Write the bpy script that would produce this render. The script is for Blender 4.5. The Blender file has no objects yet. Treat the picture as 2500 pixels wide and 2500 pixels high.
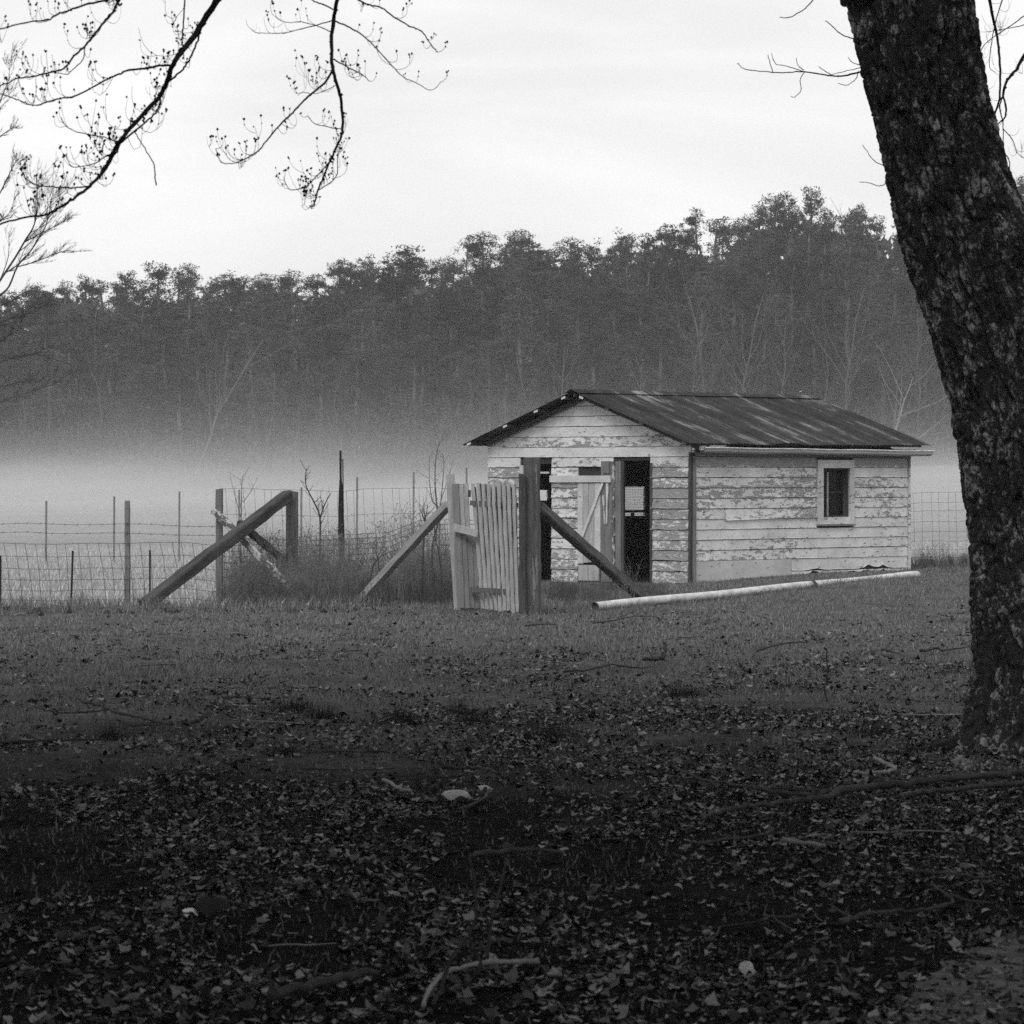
import bpy, math, random
import numpy as np
from mathutils import Vector, Matrix

# ------------------------------------------------------------------ camera, sky, sun, exposure
SC = bpy.context.scene
COL = SC.collection
F_PX, CX, HORIZON, CAM_Z = 8800.0, 1250.0, 1165.0, 1.65     # photo is 2500 px wide
cam_d = bpy.data.cameras.new('camera')
cam = bpy.data.objects.new('camera', cam_d)
COL.objects.link(cam)
cam.location = (0, 0, CAM_Z)
cam.rotation_euler = (math.radians(90), 0, 0)
cam_d.sensor_width = 36
cam_d.lens = 36 * F_PX / 2500
cam_d.shift_y = (HORIZON - 1250) / 2500
cam_d.clip_start = 0.1
cam_d.clip_end = 4000
cam_d.dof.use_dof = True
cam_d.dof.focus_distance = 46
cam_d.dof.aperture_fstop = 15
SC.camera = cam

SUN_EL, SUN_AZ = math.radians(42), math.radians(200)        # azimuth clockwise from +Y
w = bpy.data.worlds.new('World')
SC.world = w
w.use_nodes = True
nt = w.node_tree
nt.nodes.clear()
N = nt.nodes.new
out = N('ShaderNodeOutputWorld'); bg = N('ShaderNodeBackground')
sky = N('ShaderNodeTexSky'); sky.sky_type = 'NISHITA'; sky.sun_disc = False
sky.sun_elevation = SUN_EL; sky.sun_rotation = SUN_AZ
bw = N('ShaderNodeRGBToBW')
tc = N('ShaderNodeTexCoord')
mp = N('ShaderNodeMapping'); mp.inputs['Scale'].default_value = (3.4, 3.4, 17.0)
mp.inputs['Rotation'].default_value = (0.0, 0.012, 0.0)
cl = N('ShaderNodeTexNoise'); cl.inputs['Scale'].default_value = 1.6; cl.inputs['Detail'].default_value = 6
cl.inputs['Roughness'].default_value = 0.5; cl.inputs['Distortion'].default_value = 0.6
ramp = N('ShaderNodeMapRange'); ramp.inputs['From Min'].default_value = 0.38; ramp.inputs['From Max'].default_value = 0.66
ramp.inputs['To Min'].default_value = 9.7; ramp.inputs['To Max'].default_value = 11.6
mx = N('ShaderNodeMix'); mx.data_type = 'FLOAT'; mx.inputs[0].default_value = 0.9   # overcast: the cloud deck hides most of the clear sky
nt.links.new(tc.outputs['Generated'], mp.inputs['Vector'])
nt.links.new(mp.outputs[0], cl.inputs['Vector'])
nt.links.new(cl.outputs['Fac'], ramp.inputs['Value'])
nt.links.new(sky.outputs[0], bw.inputs[0])
nt.links.new(bw.outputs[0], mx.inputs[2])
nt.links.new(ramp.outputs[0], mx.inputs[3])
nt.links.new(mx.outputs[0], bg.inputs['Color'])
bg.inputs['Strength'].default_value = 0.1
nt.links.new(bg.outputs[0], out.inputs['Surface'])

sun_d = bpy.data.lights.new('sun', 'SUN')
sun_d.energy = 1.4; sun_d.angle = math.radians(20); sun_d.color = (1, 1, 1)
sun = bpy.data.objects.new('sun', sun_d)
COL.objects.link(sun)
sd = Vector((math.sin(SUN_AZ) * math.cos(SUN_EL), math.cos(SUN_AZ) * math.cos(SUN_EL), math.sin(SUN_EL)))
sun.rotation_euler = (-sd).to_track_quat('-Z', 'Y').to_euler()
sun.location = (0, 0, 60)

SC.view_settings.view_transform = 'Standard'
SC.view_settings.look = 'None'
SC.view_settings.exposure = 0
SC.view_settings.gamma = 1
SC.view_settings.use_curve_mapping = False
SC.render.engine = 'CYCLES'
cy = SC.cycles
cy.max_bounces = 6; cy.diffuse_bounces = 3; cy.glossy_bounces = 2; cy.transmission_bounces = 3
cy.transparent_max_bounces = 6; cy.volume_bounces = 2
cy.use_denoising = False
cy.volume_step_rate = 1.0
cy.sample_clamp_indirect = 0.8

# ------------------------------------------------------------------ helpers
RNG = np.random.default_rng(7)
rnd = random.Random(11)

def _hash(ix, iy, iz, seed):
    h = (ix.astype(np.int64) * 374761393 + iy.astype(np.int64) * 668265263 + iz.astype(np.int64) * 2147483647 + seed * 974711) & 0xFFFFFFFF
    h = ((h ^ (h >> 13)) * 1274126177) & 0xFFFFFFFF
    h = ((h ^ (h >> 16)) * 2246822519) & 0xFFFFFFFF
    h = h ^ (h >> 15)
    return (h & 0xFFFFFF).astype(np.float64) / float(0xFFFFFF)

def vnoise(x, y, seed=0):
    x = np.asarray(x, float); y = np.asarray(y, float)
    ix = np.floor(x); iy = np.floor(y); fx = x - ix; fy = y - iy
    fx = fx * fx * (3 - 2 * fx); fy = fy * fy * (3 - 2 * fy)
    z = np.zeros_like(ix)
    a = _hash(ix, iy, z, seed); b = _hash(ix + 1, iy, z, seed)
    c = _hash(ix, iy + 1, z, seed); d = _hash(ix + 1, iy + 1, z, seed)
    return (a + (b - a) * fx) * (1 - fy) + (c + (d - c) * fx) * fy

def fbm(x, y, oct=4, seed=0, gain=0.5):
    s = 0; a = 1; t = 0
    x = np.asarray(x, float); y = np.asarray(y, float)
    for k in range(oct):
        s = s + a * vnoise(x, y, seed + k * 17); t += a; a *= gain; x = x * 2.03 + 11.3; y = y * 2.03 + 5.7
    return s / t

def worley(x, y, seed=0):
    ix = np.floor(x); iy = np.floor(y)
    f1 = np.full(x.shape, 9.0); f2 = np.full(x.shape, 9.0); cid = np.zeros(x.shape)
    for dx in (-1, 0, 1):
        for dy in (-1, 0, 1):
            cx, cy_ = ix + dx, iy + dy
            z = np.zeros_like(cx)
            px = cx + _hash(cx, cy_, z, seed); py = cy_ + _hash(cx, cy_, z, seed + 5)
            d = np.hypot(px - x, py - y)
            r = _hash(cx, cy_, z, seed + 9)
            new = d < f1
            f2 = np.where(new, f1, np.minimum(f2, d)); cid = np.where(new, r, cid); f1 = np.where(new, d, f1)
    return f1, f2, cid

def sm(t):
    t = np.clip(t, 0, 1)
    return t * t * (3 - 2 * t)

def lip(x):                                   # how far the lawn reaches
    return 44.6 + 16.5 * sm((np.asarray(x, float) + 2.2) / 2.2)

def zt(x, y):                                 # height of the ground
    x = np.asarray(x, float); y = np.asarray(y, float)
    b = 0.05 * (fbm(x * 0.45, y * 0.3, 3, 3) - 0.5) + 0.03 * (fbm(x * 2.3, y * 1.5, 3, 8) - 0.5)
    right = 0.13 * sm((x - 1.5) / 4) * sm((y - 40) / 12)
    drop = -0.22 * sm((y - lip(x)) / 5)
    far = sm((y - 62) / 190) * (0.04 * (np.clip(x, -70, 70) + 35.5) + 0.05)
    return b * (1 - 0.7 * sm((y - 70) / 100)) + right + drop + far

def zs(x, y): return float(zt(np.array([x]), np.array([y]))[0])

def P(px, py, D):                             # the point a photo pixel shows at distance D
    return Vector(((px - CX) / F_PX * D, D, CAM_Z - (py - HORIZON) / F_PX * D))

def Gd(px, py):                               # distance of the ground under a photo pixel
    D = F_PX * CAM_Z / max(py - HORIZON, 25)
    for _ in range(8):
        z = zs((px - CX) / F_PX * D, D)
        D = 0.5 * D + 0.5 * F_PX * (CAM_Z - z) / max(py - HORIZON, 25)
    return D

def G(px, py):
    D = Gd(px, py); p = P(px, py, D); p.z = zs(p.x, p.y); return p

def tag(o, label=None, cat=None, group=None, kind=None):
    if label: o['label'] = label
    if cat: o['category'] = cat
    if group: o['group'] = group
    if kind: o['kind'] = kind
    return o

def link(name, me, mat=None, parent=None, loc=None):
    o = bpy.data.objects.new(name, me)
    COL.objects.link(o)
    if mat is not None and me is not None and len(me.materials) == 0: me.materials.append(mat)
    if parent is not None: o.parent = parent
    if loc is not None: o.location = loc
    return o

def empty(name, loc=(0, 0, 0), rz=0.0):
    o = bpy.data.objects.new(name, None)
    COL.objects.link(o); o.location = loc; o.rotation_euler = (0, 0, rz); o.empty_display_size = 0.2
    return o

def copy_tree(o, parent=None):
    c = o.copy(); COL.objects.link(c)
    if parent is not None: c.parent = parent
    for ch in list(o.children): copy_tree(ch, c)
    return c

def mesh_np(name, V, F, smooth=False, tone=None):
    V = np.ascontiguousarray(V, dtype=np.float32); F = np.ascontiguousarray(F, dtype=np.int32)
    me = bpy.data.meshes.new(name)
    k = F.shape[1]
    me.vertices.add(len(V)); me.vertices.foreach_set('co', V.ravel())
    me.loops.add(F.size); me.loops.foreach_set('vertex_index', F.ravel())
    me.polygons.add(len(F)); me.polygons.foreach_set('loop_start', np.arange(0, F.size, k, dtype=np.int32))
    if smooth: me.polygons.foreach_set('use_smooth', np.ones(len(F), dtype=bool))
    if tone is not None:
        at = me.attributes.new('tone', 'FLOAT', 'POINT'); at.data.foreach_set('value', np.ascontiguousarray(tone, dtype=np.float32))
    me.update(calc_edges=True)
    return me

class MB:
    def __init__(s): s.v = []; s.f = []
    def hexa(s, pts):                         # 8 points, bottom ring then top ring
        b = len(s.v); s.v += [tuple(p) for p in pts]
        s.f += [(b, b+3, b+2, b+1), (b+4, b+5, b+6, b+7)] + [(b+i, b+(i+1) % 4, b+4+(i+1) % 4, b+4+i) for i in range(4)]
        return s
    def box(s, x0, x1, y0, y1, z0, z1):
        return s.hexa([(x0,y0,z0),(x1,y0,z0),(x1,y1,z0),(x0,y1,z0),(x0,y0,z1),(x1,y0,z1),(x1,y1,z1),(x0,y1,z1)])
    def beam(s, p0, p1, w, h, up=(0, 0, 1), seg=1, jit=0.0, taper=1.0, chamfer=0.0):
        p0 = Vector(p0); p1 = Vector(p1); d = (p1 - p0); u = Vector(up)
        t = d.normalized()
        if abs(t.dot(u)) > 0.95: u = Vector((0, 1, 0)) if abs(t.y) < 0.9 else Vector((1, 0, 0))
        a = t.cross(u).normalized(); c = a.cross(t).normalized()
        if chamfer > 0: prof = [(-1,-1+chamfer),(-1+chamfer,-1),(1-chamfer,-1),(1,-1+chamfer),(1,1-chamfer),(1-chamfer,1),(-1+chamfer,1),(-1,1-chamfer)]
        else: prof = [(-1,-1),(1,-1),(1,1),(-1,1)]
        n = len(prof); b = len(s.v)
        for i in range(seg + 1):
            f = i / seg; sc = 1 + (taper - 1) * f; q = p0 + d * f
            for (i0, j0) in prof:
                s.v.append(tuple(q + a * (i0 * w * 0.5 * sc + rnd.uniform(-jit, jit)) + c * (j0 * h * 0.5 * sc + rnd.uniform(-jit, jit)) + t * (rnd.uniform(-jit, jit))))
        for i in range(seg):
            for j in range(n):
                k = b + i * n
                s.f.append((k + j, k + (j + 1) % n, k + n + (j + 1) % n, k + n + j))
        s.f.append(tuple(b + j for j in reversed(range(n)))); k = b + seg * n
        s.f.append(tuple(k + j for j in range(n)))
        return s
    def tube(s, pts, rad, n=5, cap=True, jit=0.0):
        pts = [Vector(p) for p in pts]; m = len(pts)
        if m < 2: return s
        if not hasattr(rad, '__len__'): rad = [rad] * m
        b = len(s.v); t = (pts[1] - pts[0]).normalized()
        a = t.cross(Vector((0, 0, 1)))
        if a.length < 0.05: a = t.cross(Vector((0, 1, 0)))
        a.normalize()
        for i in range(m):
            tt = (pts[min(i + 1, m - 1)] - pts[max(i - 1, 0)])
            if tt.length > 1e-9: t = tt.normalized()
            a = a - t * a.dot(t)
            if a.length < 1e-6: a = t.orthogonal()
            a.normalize(); c = t.cross(a)
            for j in range(n):
                an = 2 * math.pi * j / n; r = rad[i] * (1 + rnd.uniform(-jit, jit))
                q = pts[i] + a * (math.cos(an) * r) + c * (math.sin(an) * r)
                s.v.append((q.x, q.y, q.z))
        for i in range(m - 1):
            for j in range(n):
                k = b + i * n
                s.f.append((k + j, k + (j + 1) % n, k + n + (j + 1) % n, k + n + j))
        if cap:
            s.f.append(tuple(b + j for j in reversed(range(n)))); k = b + (m - 1) * n
            s.f.append(tuple(k + j for j in range(n)))
        return s
    def ball(s, c, r, sq=1.0):
        b = len(s.v); c = Vector(c)
        for v in ((0,0,sq),(1,0,0),(0,1,0),(-1,0,0),(0,-1,0),(0,0,-sq)): s.v.append(tuple(c + Vector(v) * r))
        for (i, j, k) in ((0,1,2),(0,2,3),(0,3,4),(0,4,1),(5,2,1),(5,3,2),(5,4,3),(5,1,4)): s.f.append((b+i, b+j, b+k))
        return s
    def mesh(s, name, smooth=False):
        me = bpy.data.meshes.new(name); me.from_pydata(s.v, [], s.f)
        if smooth: me.polygons.foreach_set('use_smooth', np.ones(len(me.polygons), dtype=bool))
        me.update(); return me
    def build(s, name, mat, parent=None, smooth=False, loc=None):
        return link(name, s.mesh(name, smooth), mat, parent, loc)

def beam_obj(name, p0, p1, w, h, mat, parent, up=(0, 0, 1), **k):     # a beam modelled along its own Z so that the grain runs with it
    p0 = Vector(p0); p1 = Vector(p1); d = p1 - p0; t = d.normalized(); a = t.cross(Vector(up))
    if a.length < 0.1: a = t.orthogonal()
    a.normalize(); c = a.cross(t)
    m = Matrix((a, c, t)).transposed().to_4x4(); m.translation = p0
    o = MB().beam((0, 0, 0), (0, 0, d.length), w, h, up=(0, 1, 0), **k).build(name, mat, parent)
    o.matrix_local = m
    return o

def smooth_path(pts, k=3):                    # Catmull-Rom through the points
    pts = [Vector(p) for p in pts]; o = []
    for i in range(len(pts) - 1):
        p0, p1, p2, p3 = pts[max(i-1, 0)], pts[i], pts[i+1], pts[min(i+2, len(pts)-1)]
        for j in range(k):
            t = j / k
            o.append(0.5 * ((2*p1) + (p2-p0)*t + (2*p0-5*p1+4*p2-p3)*t*t + (3*p1-p0-3*p2+p3)*t*t*t))
    o.append(pts[-1]); return o

# ------------------------------------------------------------------ materials (all neutral: the photograph is black and white)
def new_mat(name):
    m = bpy.data.materials.new(name); m.use_nodes = True
    t = m.node_tree; b = t.nodes['Principled BSDF']
    b.inputs['Roughness'].default_value = 0.85; b.inputs['Specular IOR Level'].default_value = 0.06
    return m, t, b

def nd(t, kind, **kw):
    n = t.nodes.new(kind)
    for k, v in kw.items():
        if k in n.inputs: n.inputs[k].default_value = v
        else: setattr(n, k, v)
    return n

def noise_of(t, scale_vec, scale=1.0, detail=5, rough=0.6, coord='Object', offset_random=True, distortion=0.0):
    tcn = nd(t, 'ShaderNodeTexCoord'); m = nd(t, 'ShaderNodeMapping'); m.inputs['Scale'].default_value = scale_vec
    t.links.new(tcn.outputs[coord], m.inputs['Vector'])
    if offset_random:
        oi = nd(t, 'ShaderNodeObjectInfo'); mu = nd(t, 'ShaderNodeMath', operation='MULTIPLY'); mu.inputs[1].default_value = 37.0
        t.links.new(oi.outputs['Random'], mu.inputs[0]); t.links.new(mu.outputs[0], m.inputs['Location'])
    n = nd(t, 'ShaderNodeTexNoise'); n.inputs['Scale'].default_value = scale; n.inputs['Detail'].default_value = detail
    n.inputs['Roughness'].default_value = rough; n.inputs['Distortion'].default_value = distortion
    t.links.new(m.outputs[0], n.inputs['Vector'])
    return n.outputs['Fac']

def remap(t, s, a, b, c, d):
    r = nd(t, 'ShaderNodeMapRange'); r.inputs['From Min'].default_value = a; r.inputs['From Max'].default_value = b
    r.inputs['To Min'].default_value = c; r.inputs['To Max'].default_value = d
    t.links.new(s, r.inputs['Value']); return r.outputs[0]

def math2(t, op, a, b):
    m = nd(t, 'ShaderNodeMath', operation=op)
    for i, v in enumerate((a, b)):
        if isinstance(v, (int, float)): m.inputs[i].default_value = v
        else: t.links.new(v, m.inputs[i])
    return m.outputs[0]

def mixf(t, f, a, b):
    m = nd(t, 'ShaderNodeMix', data_type='FLOAT')
    for i, v in ((0, f), (2, a), (3, b)):
        if isinstance(v, (int, float)): m.inputs[i].default_value = v
        else: t.links.new(v, m.inputs[i])
    return m.outputs[0]

def bump(t, b, h, strength=0.5, dist=0.01):
    n = nd(t, 'ShaderNodeBump'); n.inputs['Strength'].default_value = strength; n.inputs['Distance'].default_value = dist
    t.links.new(h, n.inputs['Height']); t.links.new(n.outputs[0], b.inputs['Normal'])

def mat_plain(name, lo, hi, scale_vec=(4, 4, 4), rough=0.85, bumpd=0.0, spread=0.2, detail=6):
    m, t, b = new_mat(name)
    f = noise_of(t, scale_vec, 1, detail, 0.65)
    t.links.new(remap(t, f, 0.5 - spread, 0.5 + spread, lo, hi), b.inputs['Base Color'])
    b.inputs['Roughness'].default_value = rough
    if bumpd: bump(t, b, f, 0.6, bumpd)
    return m

def mat_wood(name, lo, hi, grain, patch=None, pscale=(3, 3, 3), pt=0.55):     # grain: object-space scale; patch: albedo of flaking coat left on it
    m, t, b = new_mat(name)
    g = noise_of(t, grain, 1, 7, 0.7, distortion=0.3)
    big = noise_of(t, (1.7, 1.7, 1.7), 1, 3, 0.5)
    c = remap(t, math2(t, 'ADD', math2(t, 'MULTIPLY', g, 0.7), math2(t, 'MULTIPLY', big, 0.3)), 0.3, 0.7, lo, hi)
    h = g
    if patch is not None:
        k = noise_of(t, pscale, 1, 7, 0.7)
        msk = remap(t, k, pt, pt + 0.03, 0.0, 1.0)
        c = mixf(t, msk, c, remap(t, g, 0.3, 0.7, patch * 0.75, patch))
        h = math2(t, 'ADD', g, msk)
    t.links.new(c, b.inputs['Base Color']); bump(t, b, h, 0.9, 0.012)
    b.inputs['Roughness'].default_value = 0.9
    return m

def mat_peel(name, peel, zlow=None, zhigh=None, extra=0.0, paint=0.74, wood=(0.20, 0.38), axis=(7.0, 7.0, 20.0), topband=None):
    # flaking white paint over weathered boards; peel: share gone; extra: more gone between zlow and zhigh (weather reaches there)
    m, t, b = new_mat(name)
    k1 = noise_of(t, axis, 1.0, 9, 0.68, distortion=0.25)
    k2 = noise_of(t, (0.55, 0.55, 1.1), 1.0, 3, 0.5, offset_random=False)
    k3 = noise_of(t, (axis[0] * 5, axis[1] * 5, axis[2] * 2.2), 1.0, 5, 0.7)
    k = math2(t, 'ADD', math2(t, 'MULTIPLY', k1, 0.5), math2(t, 'ADD', math2(t, 'MULTIPLY', k2, 0.28), math2(t, 'MULTIPLY', k3, 0.22)))
    oi = nd(t, 'ShaderNodeObjectInfo')
    thr = math2(t, 'ADD', remap(t, oi.outputs['Random'], 0, 1, -0.035, 0.035), peel)
    tcn = nd(t, 'ShaderNodeTexCoord'); sx = nd(t, 'ShaderNodeSeparateXYZ'); t.links.new(tcn.outputs['Object'], sx.inputs[0])
    fr_ = math2(t, 'FRACT', math2(t, 'MULTIPLY', math2(t, 'ADD', sx.outputs['Z'], 1.2), 1 / 0.16), 0)        # boards weather first along their lower lip
    thr = math2(t, 'ADD', thr, remap(t, fr_, 0.0, 0.22, 0.035, 0.0))
    if extra:
        thr = math2(t, 'ADD', thr, remap(t, sx.outputs['Z'], zlow, zhigh, extra, 0.0))
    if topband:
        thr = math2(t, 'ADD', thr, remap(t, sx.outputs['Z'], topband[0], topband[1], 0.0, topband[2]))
    msk = nd(t, 'ShaderNodeMapRange'); t.links.new(math2(t, 'SUBTRACT', k, thr), msk.inputs['Value'])
    msk.inputs['From Min'].default_value = -0.006; msk.inputs['From Max'].default_value = 0.006
    mk = msk.outputs[0]
    edge = remap(t, math2(t, 'ABSOLUTE', math2(t, 'SUBTRACT', k, math2(t, 'ADD', thr, -0.004)), 0), 0.0, 0.014, 0.6, 1.0)   # darker along the flaking rim
    g = noise_of(t, (axis[0] * 1.5, axis[1] * 1.5, axis[2] * 7), 1, 6, 0.7)
    woodc = remap(t, g, 0.33, 0.67, wood[0] * 0.7, wood[1] * 1.1)
    d = noise_of(t, (2.2, 2.2, 3.0), 1, 6, 0.6)
    fine = noise_of(t, (18, 18, 60), 1, 4, 0.6)
    paintc = math2(t, 'MULTIPLY', remap(t, d, 0.3, 0.7, paint * 0.72, paint * 1.05), remap(t, fine, 0.3, 0.62, 0.8, 1.0))
    c = math2(t, 'MULTIPLY', mixf(t, mk, woodc, paintc), edge)
    t.links.new(c, b.inputs['Base Color'])
    bump(t, b, math2(t, 'ADD', mk, math2(t, 'MULTIPLY', g, 0.5)), 0.8, 0.004)
    b.inputs['Roughness'].default_value = 0.75
    return m

def mat_tone(name, lo, hi, rough=0.85, spec=0.03, trans=0.0):                  # per-piece tone carried by the mesh
    m, t, b = new_mat(name)
    a = nd(t, 'ShaderNodeAttribute', attribute_name='tone')
    t.links.new(remap(t, a.outputs['Fac'], 0, 1, lo, hi), b.inputs['Base Color'])
    b.inputs['Roughness'].default_value = rough; b.inputs['Specular IOR Level'].default_value = spec
    return m

M = {}
M['peel_gable'] = mat_peel('flaking_paint_gable', 0.425, 0.9, 1.9, 0.05)
M['peel_gable_low'] = mat_peel('flaking_paint_weathered', 0.50, 0.2, 1.7, 0.012)
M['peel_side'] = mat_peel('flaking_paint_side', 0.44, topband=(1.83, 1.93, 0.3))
M['bare_board'] = mat_wood('bare_board', 0.09, 0.2, (2, 2, 60))
M['paint_smooth'] = mat_peel('old_paint_smooth', 0.39, paint=0.64)
M['panel'] = mat_plain('dusty_panel', 0.42, 0.62, (1.5, 1.5, 2.5), bumpd=0.004)
M['wood_grey'] = mat_wood('weathered_grey_wood', 0.10, 0.26, (30, 30, 2.2))
M['wood_dark'] = mat_wood('dark_old_wood', 0.035, 0.10, (28, 28, 2.0))
M['post_wood'] = mat_wood('old_post_wood', 0.035, 0.15, (24, 24, 1.5), 0.24, (9, 9, 0.9), 0.58)
M['picket'] = mat_wood('pale_picket_wood', 0.27, 0.5, (40, 40, 2.5))
M['plank_mid'] = mat_wood('weathered_plank', 0.12, 0.30, (30, 30, 2.0))
M['beam_pale'] = mat_wood('pale_beam_wood', 0.20, 0.42, (26, 26, 1.8))
M['beam_dark'] = mat_wood('dark_beam_wood', 0.02, 0.11, (24, 24, 1.6))
M['beam_mid'] = mat_wood('grey_beam_wood', 0.04, 0.20, (24, 24, 1.6))
M['beam_flaky'] = mat_wood('flaky_beam', 0.07, 0.16, (24, 24, 2), 0.5, (14, 14, 9), 0.5)
M['stake'] = mat_plain('rusty_stake', 0.015, 0.04, (20, 20, 20))
M['steel'] = mat_plain('rusty_steel', 0.05, 0.12, (20, 20, 20))
M['wire'] = mat_plain('old_wire', 0.04, 0.09, (30, 30, 30), rough=0.7)
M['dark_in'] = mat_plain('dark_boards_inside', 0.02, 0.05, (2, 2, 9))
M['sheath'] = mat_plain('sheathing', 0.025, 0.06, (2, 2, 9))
M['pipe'] = mat_plain('white_plastic_pipe', 0.42, 0.74, (5, 5, 9), rough=0.55, spread=.14)
M['gutter'] = mat_plain('gutter_metal', 0.26, 0.5, (0.8, 9, 12), rough=0.6)
M['fascia'] = mat_plain('dark_fascia', 0.05, 0.12, (1, 1, 20))
M['purlin_end'] = mat_plain('pale_purlin', 0.45, 0.65, (4, 4, 4))
M['stem'] = mat_plain('dry_stem', 0.09, 0.22, (6, 6, 6))
M['stem_dark'] = mat_plain('dark_stem', 0.04, 0.10, (6, 6, 6))
M['twig'] = mat_plain('dark_twig', 0.015, 0.035, (12, 12, 12))
M['bud'] = mat_plain('maple_bud', 0.012, 0.03, (30, 30, 30))
def mat_needles():                            # every tree its own shade of dark green, here grey
    m, t, b = new_mat('pine_needles')
    oi = nd(t, 'ShaderNodeObjectInfo'); f = noise_of(t, (.7, .7, .7), 1, 4, .6)
    t.links.new(math2(t, 'MULTIPLY', remap(t, oi.outputs['Random'], 0, 1, 0.012, 0.085), remap(t, f, .3, .7, .6, 1.3)), b.inputs['Base Color'])
    return m
M['needles'] = mat_needles()
M['brush'] = mat_plain('bare_brush', 0.045, 0.09, (1, 1, 1))
M['pale_bark'] = mat_plain('pale_bark', 0.07, 0.14, (3, 3, 1))
M['pine_bark'] = mat_plain('pine_bark', 0.08, 0.16, (3, 3, 1))
M['dark_bark'] = mat_plain('dark_bare_bark', 0.02, 0.045, (3, 3, 1))
M['stick'] = mat_wood('fallen_stick', 0.02, 0.075, (14, 14, 14))
M['stick_pale'] = mat_wood('peeled_stick', 0.10, 0.30, (12, 12, 12))
M['leaf'] = mat_tone('fallen_leaf', 0.009, 0.24, 0.65, 0.12)
M['leaf_pale'] = mat_plain('pale_leaf', 0.35, 0.5, (8, 8, 8))
M['leaf_white'] = mat_plain('white_leaf', 0.75, 0.85, (8, 8, 8))
M['leaf_dark'] = mat_plain('dark_leaf', 0.02, 0.035, (8, 8, 8))
M['grass'] = mat_tone('lawn_grass', 0.07, 0.29)
M['grass_dark'] = mat_tone('dark_tuft', 0.02, 0.05)

def mat_roof():
    m, t, b = new_mat('rusty_roof_metal')
    s1 = noise_of(t, (3.2, 0.35, 0.35), 1, 6, 0.65, distortion=0.4, offset_random=False)    # streaks run down the slope
    s2 = noise_of(t, (9, 0.9, 0.9), 1, 6, 0.7)
    s3 = noise_of(t, (1.6, 1.2, 1.2), 1, 6, 0.7, offset_random=False)
    k = math2(t, 'ADD', math2(t, 'MULTIPLY', s1, 0.4), math2(t, 'ADD', math2(t, 'MULTIPLY', s2, 0.25), math2(t, 'MULTIPLY', s3, 0.35)))
    c = remap(t, k, 0.42, 0.60, 0.010, 0.05)
    pale = remap(t, k, 0.53, 0.62, 0.0, 1.0)
    c = mixf(t, pale, c, 0.24)
    t.links.new(c, b.inputs['Base Color']); b.inputs['Roughness'].default_value = 0.7; b.inputs['Specular IOR Level'].default_value = 0.12
    return m
M['roof'] = mat_roof()

def mat_bark():
    m, t, b = new_mat('lichen_bark')
    a = nd(t, 'ShaderNodeAttribute', attribute_name='tone')          # 0 in furrows, 1 on plates
    n1 = noise_of(t, (24, 24, 22), 1, 10, 0.8, offset_random=False, distortion=0.8)
    n2 = noise_of(t, (6, 6, 4), 1, 4, 0.6, offset_random=False)
    n3 = noise_of(t, (60, 60, 30), 1, 6, 0.7, offset_random=False)
    base = remap(t, n3, 0.3, 0.7, 0.009, 0.045)
    lk = math2(t, 'ADD', math2(t, 'MULTIPLY', n1, 0.65), math2(t, 'MULTIPLY', n2, 0.35))
    lich = math2(t, 'MULTIPLY', remap(t, lk, 0.515, 0.565, 0, 1), remap(t, a.outputs['Fac'], 0.04, 0.28, 0, 1))
    c = mixf(t, lich, base, remap(t, n3, 0.3, 0.7, 0.08, 0.44))
    t.links.new(c, b.inputs['Base Color']); bump(t, b, n3, 0.8, 0.006)
    b.inputs['Roughness'].default_value = 0.95
    return m
M['bark'] = mat_bark()

def mat_lawn():
    # thin grass over soil; under the trees the turf gives way to dark wet leaf mould (attribute "tone": 1 = turf, 0 = mould)
    m, t, b = new_mat('lawn_soil')
    a = nd(t, 'ShaderNodeAttribute', attribute_name='tone')
    g = noise_of(t, (9, 9, 9), 1, 8, 0.7, offset_random=False)
    g2 = noise_of(t, (1.1, 0.8, 1), 1, 5, 0.6, offset_random=False)
    turf = math2(t, 'MULTIPLY', remap(t, g, 0.3, 0.7, 0.05, 0.14), remap(t, g2, 0.35, 0.65, 0.7, 1.15))
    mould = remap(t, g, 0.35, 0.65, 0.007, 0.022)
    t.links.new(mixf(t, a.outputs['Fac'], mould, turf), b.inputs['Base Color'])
    bump(t, b, g, 1.0, 0.03); b.inputs['Roughness'].default_value = 0.95; b.inputs['Specular IOR Level'].default_value = 0.0
    return m
M['lawn'] = mat_lawn()

def mat_field():
    m, t, b = new_mat('frosted_field')
    g = noise_of(t, (1.5, 0.6, 1), 1, 8, 0.7, offset_random=False)
    g2 = noise_of(t, (0.05, 0.12, 1), 1, 4, 0.6, offset_random=False)
    c = math2(t, 'MULTIPLY', remap(t, g, 0.3, 0.7, 0.13, 0.24), remap(t, g2, 0.35, 0.65, 0.85, 1.1))
    t.links.new(c, b.inputs['Base Color']); bump(t, b, g, 0.8, 0.05); b.inputs['Roughness'].default_value = 0.95
    return m
M['field'] = mat_field()
# ------------------------------------------------------------------ ground
def axis_lines(lo, a, b, hi, step, g=1.16):
    mid = list(np.arange(a, b + 1e-6, step)); L = []; R = []
    d = step; x = a
    while x > lo: d *= g; x -= d; L.append(x)
    d = step; x = mid[-1]
    while x < hi: d *= g; x += d; R.append(x)
    return np.array(L[::-1] + mid + R)

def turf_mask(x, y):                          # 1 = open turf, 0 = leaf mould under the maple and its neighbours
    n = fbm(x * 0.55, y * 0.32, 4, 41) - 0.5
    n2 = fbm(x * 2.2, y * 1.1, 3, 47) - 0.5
    return sm((y - 15.5 + 14 * n + 9 * n2) / 15)

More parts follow.
